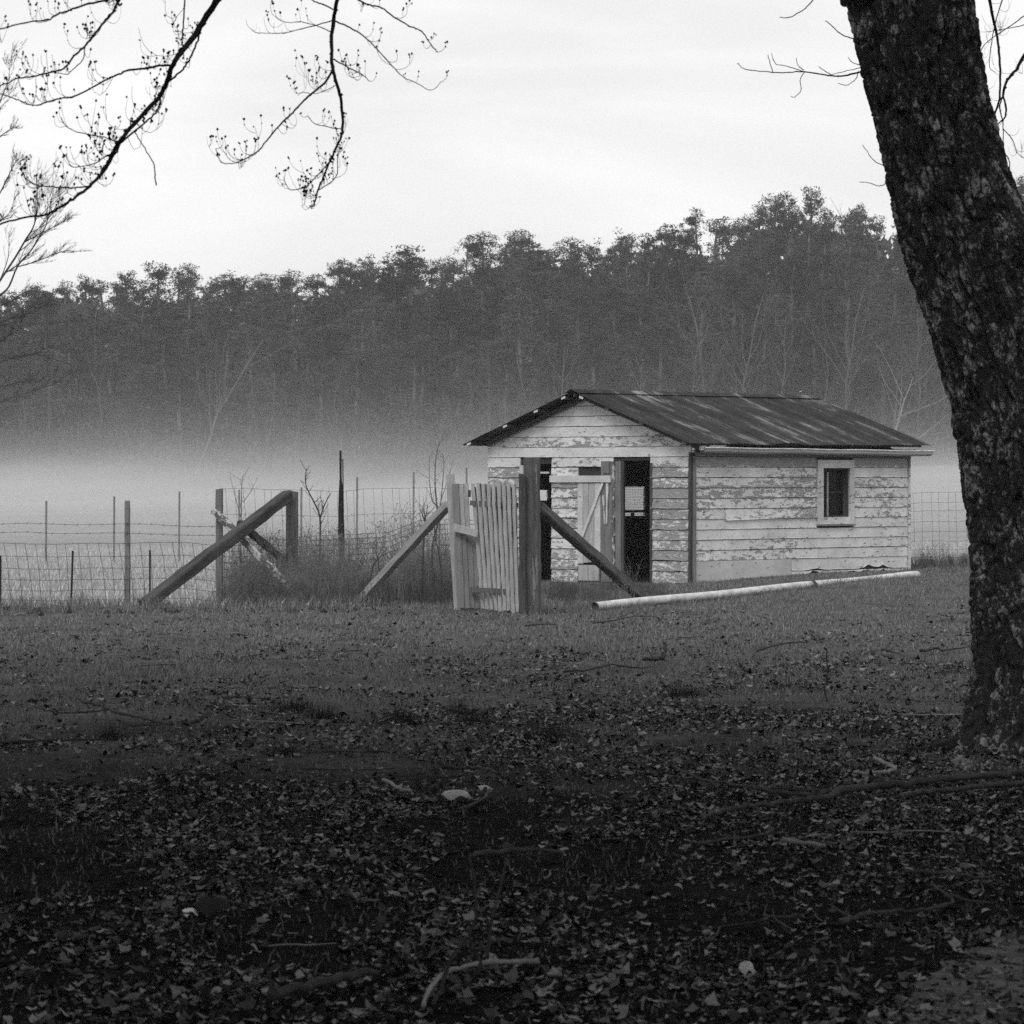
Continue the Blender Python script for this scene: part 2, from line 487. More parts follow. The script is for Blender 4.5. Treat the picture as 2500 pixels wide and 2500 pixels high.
gx = axis_lines(-900, -11, 12, 900, 0.17); gy = axis_lines(-300, 8, 66, 1800, 0.17)
GX, GY = np.meshgrid(gx, gy)
GZ = zt(GX, GY)
GV = np.stack([GX.ravel(), GY.ravel(), GZ.ravel()], 1)
nx, ny = len(gx), len(gy)
ii, jj = np.meshgrid(np.arange(nx - 1), np.arange(ny - 1))
i0 = (jj * nx + ii).ravel()
GF = np.stack([i0, i0 + 1, i0 + nx + 1, i0 + nx], 1)
fcx = GV[GF, 0].mean(1); fcy = GV[GF, 1].mean(1)
is_field = fcy > lip(fcx) + 0.35 * (fbm(fcx * 2, fcy * 2, 3, 5) - 0.5) * 4
def submesh(name, mask, tone=None):
    f = GF[mask]; used = np.unique(f); mp_ = np.zeros(len(GV), dtype=np.int64); mp_[used] = np.arange(len(used))
    return mesh_np(name, GV[used], mp_[f], True, None if tone is None else tone[used])
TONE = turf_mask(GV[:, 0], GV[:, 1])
tag(link('lawn', submesh('lawn', ~is_field, TONE), M['lawn']), kind='structure', label='dark lawn under leaf litter in front of the shed')
tag(link('field', submesh('field', is_field), M['field']), kind='structure', label='pale misty field behind the fence')

# pale sheet added in the near right corner, soft light painted into it
light_patch_px = [(2080, 2520), (2140, 2460), (2215, 2425), (2300, 2360), (2370, 2330), (2440, 2290), (2520, 2235)]
edge = smooth_path([Vector((G(px, py).x, G(px, py).y, 0)) for px, py in light_patch_px], 8)
pv, pf, ptone = [], [], []
for i, e in enumerate(edge):
    wob = 0.22 * (float(fbm(np.array([i * 0.55]), np.array([3.0]), 4, 9)[0]) - 0.5)
    for j in range(30):
        t = j / 29; x = e.x + wob + t * 4.2 + 0.02 * j * 0; y = e.y + wob - t * 3.4
        pv.append((x, y, zs(x, y) + 0.006))
for i in range(len(edge) - 1):
    for j in range(29): a = i * 30 + j; pf.append((a, a + 30, a + 31, a + 1))
M['path'] = mat_plain('pale_light_patch', 0.045, 0.12, (7, 7, 7), bumpd=0.02, detail=8)
tag(link('path', mesh_np('path', np.array(pv), np.array(pf), True), M['path']), kind='structure', label='soft light in the near corner, painted as a paler ground sheet')

def view_pts(n, y0, y1, margin=1.6, power=1.0):   # points over the ground the photo can see, plus a margin
    u = RNG.random(n); y = (y0 ** 2 + u * (y1 ** 2 - y0 ** 2)) ** 0.5 if power == 1 else (y0 + (y1 - y0) * u ** power)
    x = (RNG.random(n) * 2 - 1) * (0.142 * y + margin)
    return x, y

SH_C = np.array([2.75, 55.0]); SH_T1 = math.radians(46.5)
s_dir = np.array([math.sin(math.pi/2 - SH_T1), math.cos(math.pi/2 - SH_T1)]); g_dir = np.array([-math.sin(SH_T1), math.cos(SH_T1)])
SL, SW = 5.44, 4.34
def in_shed(x, y, m=0.05):
    dx, dy = x - SH_C[0], y - SH_C[1]; u = dx * s_dir[0] + dy * s_dir[1]; v = dx * g_dir[0] + dy * g_dir[1]
    return (u > -m) & (u < SL + m) & (v > -m) & (v < SW + m)

def blades(name, x, y, h, wd, lean, mat, tone, zoff=0.0):     # one bent triangle pair per blade
    n = len(x); a = RNG.random(n) * 2 * math.pi; b = RNG.random(n) * 2 * math.pi
    z = zt(x, y) + zoff
    dx, dy = np.cos(a) * wd * 0.5, np.sin(a) * wd * 0.5
    lx, ly = np.cos(b) * lean * h, np.sin(b) * lean * h
    V = np.zeros((n, 5, 3))
    V[:, 0] = np.stack([x - dx, y - dy, z - 0.01], 1); V[:, 1] = np.stack([x + dx, y + dy, z - 0.01], 1)
    V[:, 2] = np.stack([x + lx * .35 + dx * .8, y + ly * .35 + dy * .8, z + h * .6], 1); V[:, 3] = np.stack([x + lx * .35 - dx * .8, y + ly * .35 - dy * .8, z + h * .6], 1)
    V[:, 4] = np.stack([x + lx, y + ly, z + h], 1)
    k = np.arange(n)[:, None] * 5
    F = np.concatenate([k + [0, 1, 2], k + [0, 2, 3], k + [3, 2, 4]], 0)
    return link(name, mesh_np(name, V.reshape(-1, 3), F, False, np.repeat(tone, 5)), mat)

# lawn grass: short turf, thinner where leaf mould lies
x, y = view_pts(500000, 10.2, 64, 1.9)
ok = (y < lip(x)) & ~in_shed(x, y)
tm = turf_mask(x, y); clump = fbm(x * 3.1, y * 2.0, 3, 61)
ok &= RNG.random(len(x)) < (0.34 + 0.66 * tm) * np.clip((clump - 0.30) * 4.5, 0.08, 1)
x, y, tm, clump = x[ok], y[ok], tm[ok], clump[ok]
h = (0.014 + 0.055 * RNG.random(len(x)) ** 1.8 * (0.3 + 1.5 * clump ** 2)) * (0.8 + 0.2 * tm)
tag(blades('lawn_grass', x, y, h, 0.005 + 0.004 * RNG.random(len(x)), 0.7, M['grass'], np.clip(0.1 + 0.75 * RNG.random(len(x)) * (0.35 + 0.65 * tm), 0, 1)), kind='stuff', label='short winter grass on the lawn')
# rank grass along the edge of the lawn and at the fence foot
x = RNG.random(16000) * 22 - 11; d = RNG.normal(0, 0.5, 16000); y = lip(x) + d + 0.2
ok = ~in_shed(x, y, 0.3) & (np.abs(x) < 10); x, y = x[ok], y[ok]
tag(blades('edge_grass', x, y, 0.05 + 0.2 * RNG.random(len(x)) ** 2.2, 0.008, 0.6, M['grass'], 0.12 + 0.5 * RNG.random(len(x))), kind='stuff', label='ragged dark grass along the lawn edge')
# dead grass of the field just beyond the fence
x, y = view_pts(60000, 44, 90, 2.0)
ok = y > lip(x) + 0.3; x, y = x[ok], y[ok]
M['field_grass'] = mat_tone('field_grass', 0.28, 0.56)
tag(blades('field_grass', x, y, 0.05 + 0.12 * RNG.random(len(x)) ** 2, 0.012, 0.6, M['field_grass'], 0.2 + 0.8 * RNG.random(len(x))), kind='stuff', label='pale dead grass of the misty field')

# fallen leaves: lobed, cupped, each 10 triangles
def leaf_proto(k):
    r = np.random.default_rng(100 + k); n = 8; a = np.arange(n) / n * 2 * np.pi + r.normal(0, 0.12, n)
    rad = np.where(np.arange(n) % 2 == 0, 0.5, 0.40) * (1 + r.normal(0, 0.17, n)); rad[0] *= 1.15
    cup = r.uniform(-0.5, 0.5); fold = r.uniform(0.0, 0.5); curl = r.uniform(-1.2, 1.8); tw = r.uniform(0, 2 * np.pi)
    X = np.concatenate([[0], np.cos(a) * rad]); Y = np.concatenate([[0], np.sin(a) * rad * r.uniform(0.65, 1)])
    Z = curl * (X * math.sin(tw) - Y * math.cos(tw)) ** 2 + cup * (X * X + Y * Y) + fold * np.abs(X * math.cos(tw) + Y * math.sin(tw)) + np.concatenate([[0], r.normal(0, 0.05, n)])
    F = np.array([[0, 1 + i, 1 + (i + 1) % n] for i in range(n)])
    return np.stack([X, Y, Z - Z.min()], 1), F
LP = [leaf_proto(k) for k in range(14)]

def litter_density(x, y):
    tm = sm((y - 12.5 + 15 * (fbm(x * 0.55, y * 0.32, 4, 41) - 0.5) + 10 * (fbm(x * 2.2, y * 1.1, 3, 47) - 0.5)) / 25)
    n = fbm(x * 0.9, y * 0.45, 4, 71); n2 = fbm(x * 3.0, y * 1.6, 3, 77)
    d = np.clip((n - 0.38) * 5.0, 0.05, 1) * (0.35 + 0.65 * sm((n2 - 0.3) * 4))
    bare = np.exp(-(((x - 0.9) / 1.0) ** 2 + ((y - 13.6) / 1.2) ** 2)) * 0.85   # smooth mossy patch
    return d * (1 - bare) * (0.05 + 0.95 * (1 - tm) ** 1.25)

def rot_leaves(n):
    yaw = RNG.random(n) * 2 * np.pi; tilt = np.abs(RNG.normal(0, 0.34, n)); ta = RNG.random(n) * 2 * np.pi
    cz, sz = np.cos(yaw), np.sin(yaw); Rz = np.zeros((n, 3, 3)); Rz[:, 0, 0] = cz; Rz[:, 0, 1] = -sz; Rz[:, 1, 0] = sz; Rz[:, 1, 1] = cz; Rz[:, 2, 2] = 1
    ax = np.stack([np.cos(ta), np.sin(ta), np.zeros(n)], 1); c, s = np.cos(tilt), np.sin(tilt); K = np.zeros((n, 3, 3))
    K[:, 0, 2] = ax[:, 1]; K[:, 1, 2] = -ax[:, 0]; K[:, 2, 0] = -ax[:, 1]; K[:, 2, 1] = ax[:, 0]
    R = np.eye(3)[None] + s[:, None, None] * K + (1 - c)[:, None, None] * (K @ K)
    return R @ Rz

def scatter_leaves(name, x, y, size, tone, label):
    n = len(x); R = rot_leaves(n); z = zt(x, y); pick = RNG.integers(0, len(LP), n); Vs, Fs, Ts = [], [], []; base = 0
    lift = RNG.random(n) ** 2 * 0.035
    for k in range(len(LP)):
        m = np.where(pick == k)[0]
        if len(m) == 0: continue
        v = np.einsum('nij,vj->nvi', R[m], LP[k][0]) * size[m][:, None, None]
        v -= np.minimum(v[:, :, 2].min(1), 0)[:, None, None] * np.array([0, 0, 1.0]) * 0.8
        v += np.stack([x[m], y[m], z[m] + lift[m]], 1)[:, None, :]
        nv = LP[k][0].shape[0]
        Fs.append((LP[k][1][None] + (np.arange(len(m)) * nv)[:, None, None] + base).reshape(-1, 3))
        Vs.append(v.reshape(-1, 3)); Ts.append(np.repeat(tone[m], nv)); base += len(m) * nv
    return tag(link(name, mesh_np(name, np.concatenate(Vs), np.concatenate(Fs), False, np.concatenate(Ts)), M['leaf']), kind='stuff', label=label)

def leaf_tones(n):
    t = RNG.random(n) ** 2.8; t[RNG.random(n) < 0.05] = 1.0
    return np.clip(t, 0, 1)

x, y = view_pts(480000, 10.1, 45, 1.9)
ok = RNG.random(len(x)) < litter_density(x, y); x, y = x[ok], y[ok]
scatter_leaves('leaf_litter', x, y, 0.012 + 0.048 * RNG.random(len(x)) ** 1.8, leaf_tones(len(x)), 'dark curled leaf litter covering the lawn')

# the nearest leaves, one by one
lp_meshes = []
for k in range(14):
    V_, F_ = LP[k]
    for q in range(3):
        lp_meshes.append(mesh_np('fallen_leaf', V_, F_, False, np.full(len(V_), (0.15, 0.45, 0.95)[q])))
cnt = 0
while cnt < 280:
    yv = 10.7 + 2.6 * rnd.random() ** 1.2; xv = rnd.uniform(-0.142, 0.142) * yv
    if rnd.random() > float(litter_density(np.array([xv]), np.array([yv]))[0]) + 0.15: continue
    o = link('fallen_leaf', lp_meshes[rnd.randrange(14) * 3 + rnd.choice((0, 0, 1, 1, 2))], M['leaf'])
    o.location = (xv, yv, zs(xv, yv) + 0.008); o.scale = [rnd.uniform(0.035, 0.062)] * 3
    o.rotation_euler = (rnd.gauss(0, 0.3), rnd.gauss(0, 0.3), rnd.uniform(0, 6.28))
    tag(o, 'curled dead leaf lying loose in the litter nearest the camera', 'leaf', 'loose dead leaves nearest the camera')
    cnt += 1

# ------------------------------------------------------------------ shed
sx_, sy_ = float(SH_C[0]), float(SH_C[1])
shed = empty('shed', (sx_, sy_, -0.03), SH_T1)
tag(shed, 'white plank shed with flaking paint, metal roof and dark open doorways', 'shed')
RIDGE_Y, RIDGE_Z, EAVE_Z, OVH = 2.17, 3.02, 2.19, 0.25        # roof surface
def roof_z(v): return RIDGE_Z - (RIDGE_Z - EAVE_Z) * abs(v - RIDGE_Y) / (RIDGE_Y + OVH)

# solid wall cores: dark sheathing with the openings left out
def wall_core(mb, u0, u1, z0, ztop, openings, put):
    us = sorted({u0, u1, *[o[0] for o in openings], *[o[1] for o in openings]})
    for a, b in zip(us[:-1], us[1:]):
        mid = (a + b) / 2; zc = z0
        for o in sorted([o for o in openings if o[0] <= mid <= o[1]], key=lambda q: q[2]):
            if o[2] > zc: put(mb, a, b, zc, o[2])
            zc = o[3]
        if zc < ztop: put(mb, a, b, zc, ztop)
GABLE_OPEN = [(0.85, 1.42, 0.0, 1.94), (2.93, 3.52, 0.0, 1.89)]
SIDE_OPEN = [(3.17, 3.84, 1.05, 1.82)]
FAR_OPEN = [(3.0, 3.8, 1.0, 1.56), (0.92, 1.41, 1.30, 1.47), (0.95, 1.46, 1.74, 1.77)]
wb = MB()
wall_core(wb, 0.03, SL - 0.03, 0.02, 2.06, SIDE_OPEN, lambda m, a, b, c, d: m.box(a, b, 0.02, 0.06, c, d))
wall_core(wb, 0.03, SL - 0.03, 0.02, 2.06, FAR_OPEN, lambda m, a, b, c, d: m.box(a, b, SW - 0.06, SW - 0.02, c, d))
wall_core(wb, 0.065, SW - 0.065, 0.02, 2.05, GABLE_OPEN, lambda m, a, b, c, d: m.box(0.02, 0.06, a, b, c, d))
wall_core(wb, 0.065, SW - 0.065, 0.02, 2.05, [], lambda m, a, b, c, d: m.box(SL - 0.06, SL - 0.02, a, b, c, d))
for xx in (0.02, SL - 0.06):                                   # gable triangles
    tri = [(0.07, 2.053), (SW - 0.07, 2.053), (RIDGE_Y, roof_z(RIDGE_Y) - 0.13)]
    b = len(wb.v); wb.v += [(xx, p, q) for p, q in tri] + [(xx + 0.04, p, q) for p, q in tri]
    wb.f += [(b, b+1, b+2), (b+3, b+5, b+4), (b, b+3, b+4, b+1), (b+1, b+4, b+5, b+2), (b+2, b+5, b+3, b)]
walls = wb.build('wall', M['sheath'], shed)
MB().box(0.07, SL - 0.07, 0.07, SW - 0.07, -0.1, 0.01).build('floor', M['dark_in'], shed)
fb = MB(); fb.box(-0.01, SL, 0.025, 0.10, -0.25, 0.0); fb.box(0.0, 0.09, 0.11, SW, -0.25, 0.0); fb.build('sill_beam', M['wood_dark'], shed)

# siding boards, each its own piece: the foot of a board stands proud and leaves a dark joint over the next
def board(u0, u1, z0, z1, put, proud, wob, uneven=None, ends=None):
    n = max(2, int((u1 - u0) / 0.13)); mb = MB(); rows = []
    sag = rnd.uniform(-0.004, 0.004)
    for i in range(n + 1):
        f = i / n; u = u0 + (u1 - u0) * f
        lo = z0 + rnd.uniform(-wob, wob) + sag * math.sin(f * 3.1); hi = z1 + rnd.uniform(-wob, wob) * 0.5
        if uneven: lo, hi = uneven(u, lo, hi)
        pr = proud + rnd.uniform(-wob, wob) * 0.5
        rows.append([put(u, 0.018, lo), put(u, -pr, lo), put(u, -pr * 0.72, lo + 0.012 if hi - lo > 0.03 else lo), put(u, -0.002, hi), put(u, 0.018, hi)])
    for r in rows: mb.v += [tuple(p) for p in r]
    for i in range(n):
        for j in range(4): a = i * 5 + j; mb.f.append((a, a + 1, a + 6, a + 5))
        mb.f.append((i * 5 + 4, i * 5, i * 5 + 5, i * 5 + 9))
    mb.f.append((4, 3, 2, 1, 0)); k = n * 5; mb.f.append((k, k+1, k+2, k+3, k+4))
    return mb
side_put = lambda u, d, z: (u, d, z)
gable_put = lambda v, d, z: (d, v, z)
far_put = lambda u, d, z: (u, SW - d, z)
PITCH, GAPZ = 0.16, 0.009
wall_side = empty('side_wall'); wall_side.parent = shed
wall_gable = empty('gable_wall'); wall_gable.parent = shed
wall_far = empty('far_wall'); wall_far.parent = shed
def add_board(u0, u1, z0, z1, put, proud, wob, mat, par, **k):
    if u1 - u0 < 0.03: return
    return board(u0, u1, z0, z1, put, proud, wob, **k).build('siding_board', mat, par)
ROW0 = 1.65 - 8 * PITCH + 0.03                                 # joints at 0.40, 0.56 ... in shed height
def split(u0, u1, z0, z1, openings):
    segs = [(u0, u1)]
    for o in openings:
        if z1 - 0.05 > o[2] and z0 + 0.05 < o[3]:
            segs = [q for s in segs for q in ((s[0], min(s[1], o[0])), (max(s[0], o[1]), s[1])) if q[1] - q[0] > 0.03]
    return segs
# side wall
for k in range(11):
    z0 = ROW0 + k * PITCH; z1 = min(z0 + PITCH - GAPZ, 2.07)
    if z0 > 2.04: continue
    for (a, b) in split(0.075, SL - 0.05, z0, z1, [(3.02, 3.955, 0.93, 1.955)]):
        cuts = [a, b]
        if k == 4: cuts = sorted({a, b, 0.765}) if a < 0.765 < b else cuts
        elif rnd.random() < 0.5 and b - a > 2: cuts = [a, a + rnd.uniform(0.7, b - a - 0.7), b]
        for q in range(len(cuts) - 1):
            loose = (k == 4 and abs(cuts[q] - 0.765) < 0.01)
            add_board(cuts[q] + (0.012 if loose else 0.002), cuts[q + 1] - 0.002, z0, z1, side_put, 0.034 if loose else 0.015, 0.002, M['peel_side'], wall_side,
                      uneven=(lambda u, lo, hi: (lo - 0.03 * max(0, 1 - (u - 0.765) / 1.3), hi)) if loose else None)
MB().box(0.08, 2.37, -0.012, 0.018, 0.02, ROW0 - 0.006).build('patch_panel', M['panel'], wall_side)['label'] = 'plain pale patch panel at the foot of the wall'
def rot_foot(u, lo, hi):
    h_ = 0.0
    for c_, w_, d_ in ((2.95, 0.2, 0.16), (2.62, 0.12, 0.1), (3.9, 0.25, 0.14), (4.3, 0.16, 0.15), (4.75, 0.16, 0.15), (5.2, 0.12, 0.1)): h_ += d_ * math.exp(-((u - c_) / w_) ** 2)
    return lo + h_ + rnd.uniform(0, 0.01), hi
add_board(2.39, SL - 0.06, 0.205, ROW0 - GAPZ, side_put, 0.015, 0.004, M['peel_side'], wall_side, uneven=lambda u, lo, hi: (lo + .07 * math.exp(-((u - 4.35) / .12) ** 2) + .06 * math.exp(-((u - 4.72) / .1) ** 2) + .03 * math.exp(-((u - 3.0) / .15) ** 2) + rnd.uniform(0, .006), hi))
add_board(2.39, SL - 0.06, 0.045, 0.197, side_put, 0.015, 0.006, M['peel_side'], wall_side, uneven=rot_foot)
# gable wall
for k in range(-2, 17):
    z0 = ROW0 + k * PITCH; z1 = z0 + PITCH - GAPZ
    if k == -2: z0 = 0.03
    u0, u1 = 0.07, SW - 0.02
    if z1 > 2.06:                                              # under the slopes: ends cut to the roof
        def zrf(v): return roof_z(v) - 0.06
        s_ = (RIDGE_Z - EAVE_Z) / (RIDGE_Y + OVH)
        half = (RIDGE_Z - 0.06 - z0) / s_
        if half < 0.2: continue
        u0 = max(0.012, RIDGE_Y - half); u1 = min(SW, RIDGE_Y + half)
        add_board(u0 + 0.01, u1 - 0.01, z0, z1, gable_put, 0.016, 0.003, M['peel_gable'], wall_gable,
                  uneven=lambda v, lo, hi: (lo, max(lo + 0.004, min(hi, zrf(v)))))
        continue
    low = z1 < 1.98
    for (a, b) in split(u0, u1, z0, z1, [(0.85, 1.61, -1, 1.945), (2.93, 3.6, -1, 1.895), (1.61, 2.35, -1, 1.735)]):
        add_board(a + rnd.uniform(0, 0.012), b - rnd.uniform(0, 0.012), z0 + rnd.uniform(-.004, .004), z1, gable_put, 0.018 + (0.008 if low else 0) * rnd.random(), 0.006 if low else 0.003,
                  M['peel_gable_low'] if low else M['peel_gable'], wall_gable)
# far long wall and back gable: plain boards seen from inside only through the doorways
for k in range(-2, 11):
    z0 = ROW0 + k * PITCH; z1 = min(z0 + PITCH - GAPZ, 2.06)
    for (a, b) in split(0.02, SL - 0.02, z0, z1, FAR_OPEN): add_board(a, b, z0, z1, far_put, 0.015, 0.003, M['peel_gable_low'], wall_far)
# corner boards
MB().beam((-0.012, 0.03, -0.12), (-0.012, 0.022, 2.06), 0.04, 0.04, seg=8, jit=0.003).build('corner_board', M['wood_dark'], shed)
MB().beam((0.035, -0.014, 0.0), (0.035, -0.014, 2.0), 0.05, 0.03, up=(1, 0, 0), seg=8, jit=0.002).build('corner_board', M['wood_grey'], shed)
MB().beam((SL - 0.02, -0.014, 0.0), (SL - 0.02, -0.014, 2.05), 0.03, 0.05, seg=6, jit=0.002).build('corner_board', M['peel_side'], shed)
# door frames
MB().box(-0.05, 0.03, 1.42, 1.53, 0.0, 1.93).build('door_post', M['wood_grey'], shed)
MB().beam((-0.035, 1.57, 0.1), (-0.035, 1.57, 1.93), 0.04, 0.05, seg=14, jit=0.006).build('door_post', M['beam_flaky'], shed)
MB().box(-0.03, 0.02, 3.525, 3.6, 0.0, 1.87).build('door_post', M['paint_smooth'], shed)
MB().box(-0.02, 0.018, 0.80, 0.845, 0.02, 1.9).build('door_post', M['wood_dark'], shed)
# closed plank door between the doorways
door = empty('plank_door'); door.parent = shed; door['label'] = 'closed plank door nailed up between the doorways'
dv = [1.86, 1.99, 2.11, 2.23, 2.345]
for a, b in zip(dv[:-1], dv[1:]):
    MB().beam((-0.016, (a + b) / 2, 0.32 + rnd.uniform(0, .03)), (-0.016, (a + b) / 2, 1.585), b - a - 0.008, 0.03, up=(1, 0, 0), seg=6, jit=0.003).build('plank', M['paint_smooth'] if b > 2.3 or a < 1.9 else M['picket'], door)
for a, b in ((1.9, 2.12), (2.13, 2.33)):
    MB().box(-0.028, 0.0, a, b, 0.06, 0.305).build('plank', M['picket'], door)
MB().box(-0.022, 0.0, 1.625, 1.855, 0.05, 1.93).build('plank', M['wood_grey'], door)
MB().box(-0.055, -0.022, 1.63, 2.925, 1.60, 1.705).build('rail', M['paint_smooth'], door)
MB().box(-0.045, -0.024, 1.66, 1.80, 1.74, 1.925).build('patch_board', M['wood_grey'], door)
MB().beam((-0.05, 1.80, 1.58), (-0.05, 2.3, 0.6), 0.05, 0.025, up=(1, 0, 0), seg=6, jit=0.004).build('brace', M['paint_smooth'], door)
MB().beam((-0.045, 1.70, 1.58), (-0.045, 1.72, 0.95), 0.05, 0.02, up=(1, 0, 0), seg=6, jit=0.006, taper=0.4).build('splinter', M['paint_smooth'], door)
MB().beam((-0.045, 1.78, 1.4), (-0.045, 1.76, 0.95), 0.04, 0.02, up=(1, 0, 0), seg=6, jit=0.006, taper=0.3).build('splinter', M['paint_smooth'], door)
# side window
win = empty('window'); win.parent = shed
fr = [(3.02, 3.165, 0.93, 1.955), (3.845, 3.955, 0.93, 1.955), (3.165, 3.845, 1.825, 1.955), (3.165, 3.845, 0.93, 1.045)]
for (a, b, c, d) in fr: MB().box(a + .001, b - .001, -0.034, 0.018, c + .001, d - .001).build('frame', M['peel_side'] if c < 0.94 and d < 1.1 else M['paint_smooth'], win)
MB().box(3.0, 3.97, -0.05, -0.036, 0.905, 0.928).build('sill', M['wood_grey'], win)
jb = MB(); jb.box(3.17, 3.19, 0.0, 0.14, 1.05, 1.82); jb.box(3.82, 3.84, 0.0, 0.14, 1.05, 1.82); jb.box(3.19, 3.82, 0.0, 0.14, 1.05, 1.065); jb.box(3.19, 3.82, 0, 0.14, 1.805, 1.82)
jb.build('jamb', M['wood_dark'], win)
def mat_glass():
    m, t, b = new_mat('dusty_pane'); b.inputs['Base Color'].default_value = (0.012, 0.012, 0.012, 1); b.inputs['Roughness'].default_value = 0.25
    return m
M['pane'] = mat_glass()
M['muntin'] = mat_plain('pale_muntin', 0.3, 0.45, (9, 9, 9))
for (a, b) in ((3.19, 3.40), (3.43, 3.82)):
    for (c, d) in ((1.065, 1.43), (1.445, 1.805)): MB().box(a, b, 0.10, 0.106, c, d).build('pane', M['pane'], win)
MB().box(3.402, 3.428, 0.08, 0.11, 1.066, 1.76).build('muntin', M['muntin'], win)
MB().box(3.191, 3.401, 0.09, 0.112, 1.431, 1.444).build('muntin', M['wood_dark'], win)
MB().box(3.429, 3.819, 0.09, 0.112, 1.431, 1.444).build('muntin', M['wood_dark'], win)
# window in the far wall, closed with rusty netting, seen through the doorway
w2 = empty('window'); w2.parent = shed; w2['label'] = 'far window covered with wire netting'
nb = MB()
for i in range(33):
    u = 3.0 + 0.8 * i / 32; nb.tube([(u + rnd.uniform(-.004, .004), SW - 0.07, z) for z in np.linspace(1.0, 1.56, 8)], 0.0028, 3, False)
for i in range(21):
    z = 1.0 + 0.56 * i / 20; nb.tube([(u, SW - 0.07, z + rnd.uniform(-.004, .004)) for u in np.linspace(3.0, 3.8, 10)], 0.0028, 3, False)
tag(nb.build('netting', M['wire'], w2), kind='stuff')
MB().box(2.98, 3.82, SW - 0.13, SW - 0.075, 1.09, 1.13).build('rail', M['wood_dark'], w2)
MB().box(3.38, 3.42, SW - 0.13, SW - 0.08, 1.0, 1.085).build('rail', M['wood_dark'], w2)
MB().box(2.95, 3.85, SW - 0.12, SW - 0.065, 1.57, 1.63).build('lintel', M['wood_dark'], w2)

# roof: corrugated sheets on purlins
roof = empty('roof'); roof.parent = shed
XA, XB = -0.35, SL + 0.30
def sheet(x0, x1, sgn, lift, sag):
    nxw, nyw = max(10, int((x1 - x0) / 0.028)), 8; mb = MB()
    for j in range(nyw + 1):
        f = j / nyw; v = RIDGE_Y - sgn * (0.015 + (RIDGE_Y + OVH - 0.015) * f)
        for i in range(nxw + 1):
            g = i / nxw; xx = x0 + (x1 - x0) * g
            xe = xx - (0.10 * f if (xx > XB - 0.01) else 0)
            z = roof_z(v) + lift + 0.007 * math.sin(xx * 2 * math.pi / 0.085) + sag * f * f * math.sin(g * 3.14) + 0.012 * f * (float(vnoise(np.array([xx * 2.3]), np.array([1.0 + sgn]), 5)[0]) - .5)
            mb.v.append((xe, v, z))
    for j in range(nyw):
        for i in range(nxw):
            a = j * (nxw + 1) + i; mb.f.append((a, a + 1, a + nxw + 2, a + nxw + 1) if sgn < 0 else (a, a + nxw + 1, a + nxw + 2, a + 1))
    return mb
xs = list(np.linspace(XA, XB, 10))
for sgn in (1, -1):
    for i in range(9):
        sheet(xs[i], xs[i + 1] + (0.03 if i < 8 else 0), sgn, 0.004 + 0.005 * (i % 2), rnd.uniform(-0.012, 0.018) if 0 < i < 8 else 0.0).build('roof_sheet', M['roof'], roof, True)
rc = MB()
for i in range(2):
    a, b = ((XA - 0.02, 3.1), (3.06, XB + 0.03))[i]
    k = len(rc.v); z_ = 0.03 + 0.004 * i
    for xx in (a, b):
        rc.v += [(xx, RIDGE_Y - 0.14, roof_z(RIDGE_Y - 0.14) + z_ - 0.006), (xx, RIDGE_Y, RIDGE_Z + z_ + 0.006), (xx, RIDGE_Y + 0.14, roof_z(RIDGE_Y - 0.14) + z_ - 0.006), (xx, RIDGE_Y, RIDGE_Z + z_ - 0.012)]
    rc.f += [(k, k+4, k+5, k+1), (k+1, k+5, k+6, k+2), (k+2, k+6, k+7, k+3), (k+3, k+7, k+4, k), (k, k+1, k+2, k+3), (k+7, k+6, k+5, k+4)]
rc.build('ridge_cap', M['roof'], roof)
for v in (-0.12, 0.75, 1.45, 1.98, 2.36, 2.95, 3.62, 4.42):                   # purlins: their pale sawn ends show at the rake
    z = roof_z(v) - 0.035
    MB().beam((XA + 0.012, v, z), (SL + 0.12, v, z), 0.085, 0.035, up=(0, 0.32 if v > RIDGE_Y else -0.32, 1)).build('purlin', M['wood_dark'], roof)
    if v > 1.9: MB().beam((XA + 0.003, v, z), (XA + 0.0115, v, z), 0.084, 0.034, up=(0, 0.32 if v > RIDGE_Y else -0.32, 1)).build('purlin_end', M['purlin_end'], roof)
for sgn in (1, -1):                                            # rafters along the gable
    vend = RIDGE_Y - sgn * (RIDGE_Y - 0.06)
    MB().beam((0.02 - 0.09, RIDGE_Y - sgn * 0.04, RIDGE_Z - 0.105), (0.02 - 0.09, vend, roof_z(vend) - 0.085), 0.04, 0.07).build('rafter', M['wood_dark'], roof)
MB().beam((XA + 0.05, RIDGE_Y, RIDGE_Z - 0.05), (XB - 0.25, RIDGE_Y, RIDGE_Z - 0.05), 0.04, 0.06).build('ridge_board', M['wood_dark'], roof)
# eave: fascia, gutter with a pale lip
MB().box(-0.02, SL + 0.05, -0.10, -0.06, 2.06, 2.13).build('fascia', M['fascia'], shed)
MB().box(0.0, SL + 0.02, -0.058, 0.015, 2.075, 2.09).build('soffit', M['fascia'], shed)
gb = MB(); prof = [(-0.105, 2.125), (-0.105, 2.05), (-0.16, 2.045), (-0.215, 2.075), (-0.225, 2.125), (-0.218, 2.125), (-0.208, 2.08), (-0.16, 2.053), (-0.112, 2.057), (-0.112, 2.125)]
for i in range(13):
    xx = 0.06 + (SL + 0.36 - 0.06) * i / 12; dz = 0.004 * math.sin(i * 1.7) - 0.002 * i
    for (v, z) in prof: gb.v.append((xx, v, z + dz))
n_ = len(prof)
for i in range(12):
    for j in range(n_): a = i * n_ + j; b = i * n_ + (j + 1) % n_; gb.f.append((a, a + n_, b + n_, b))
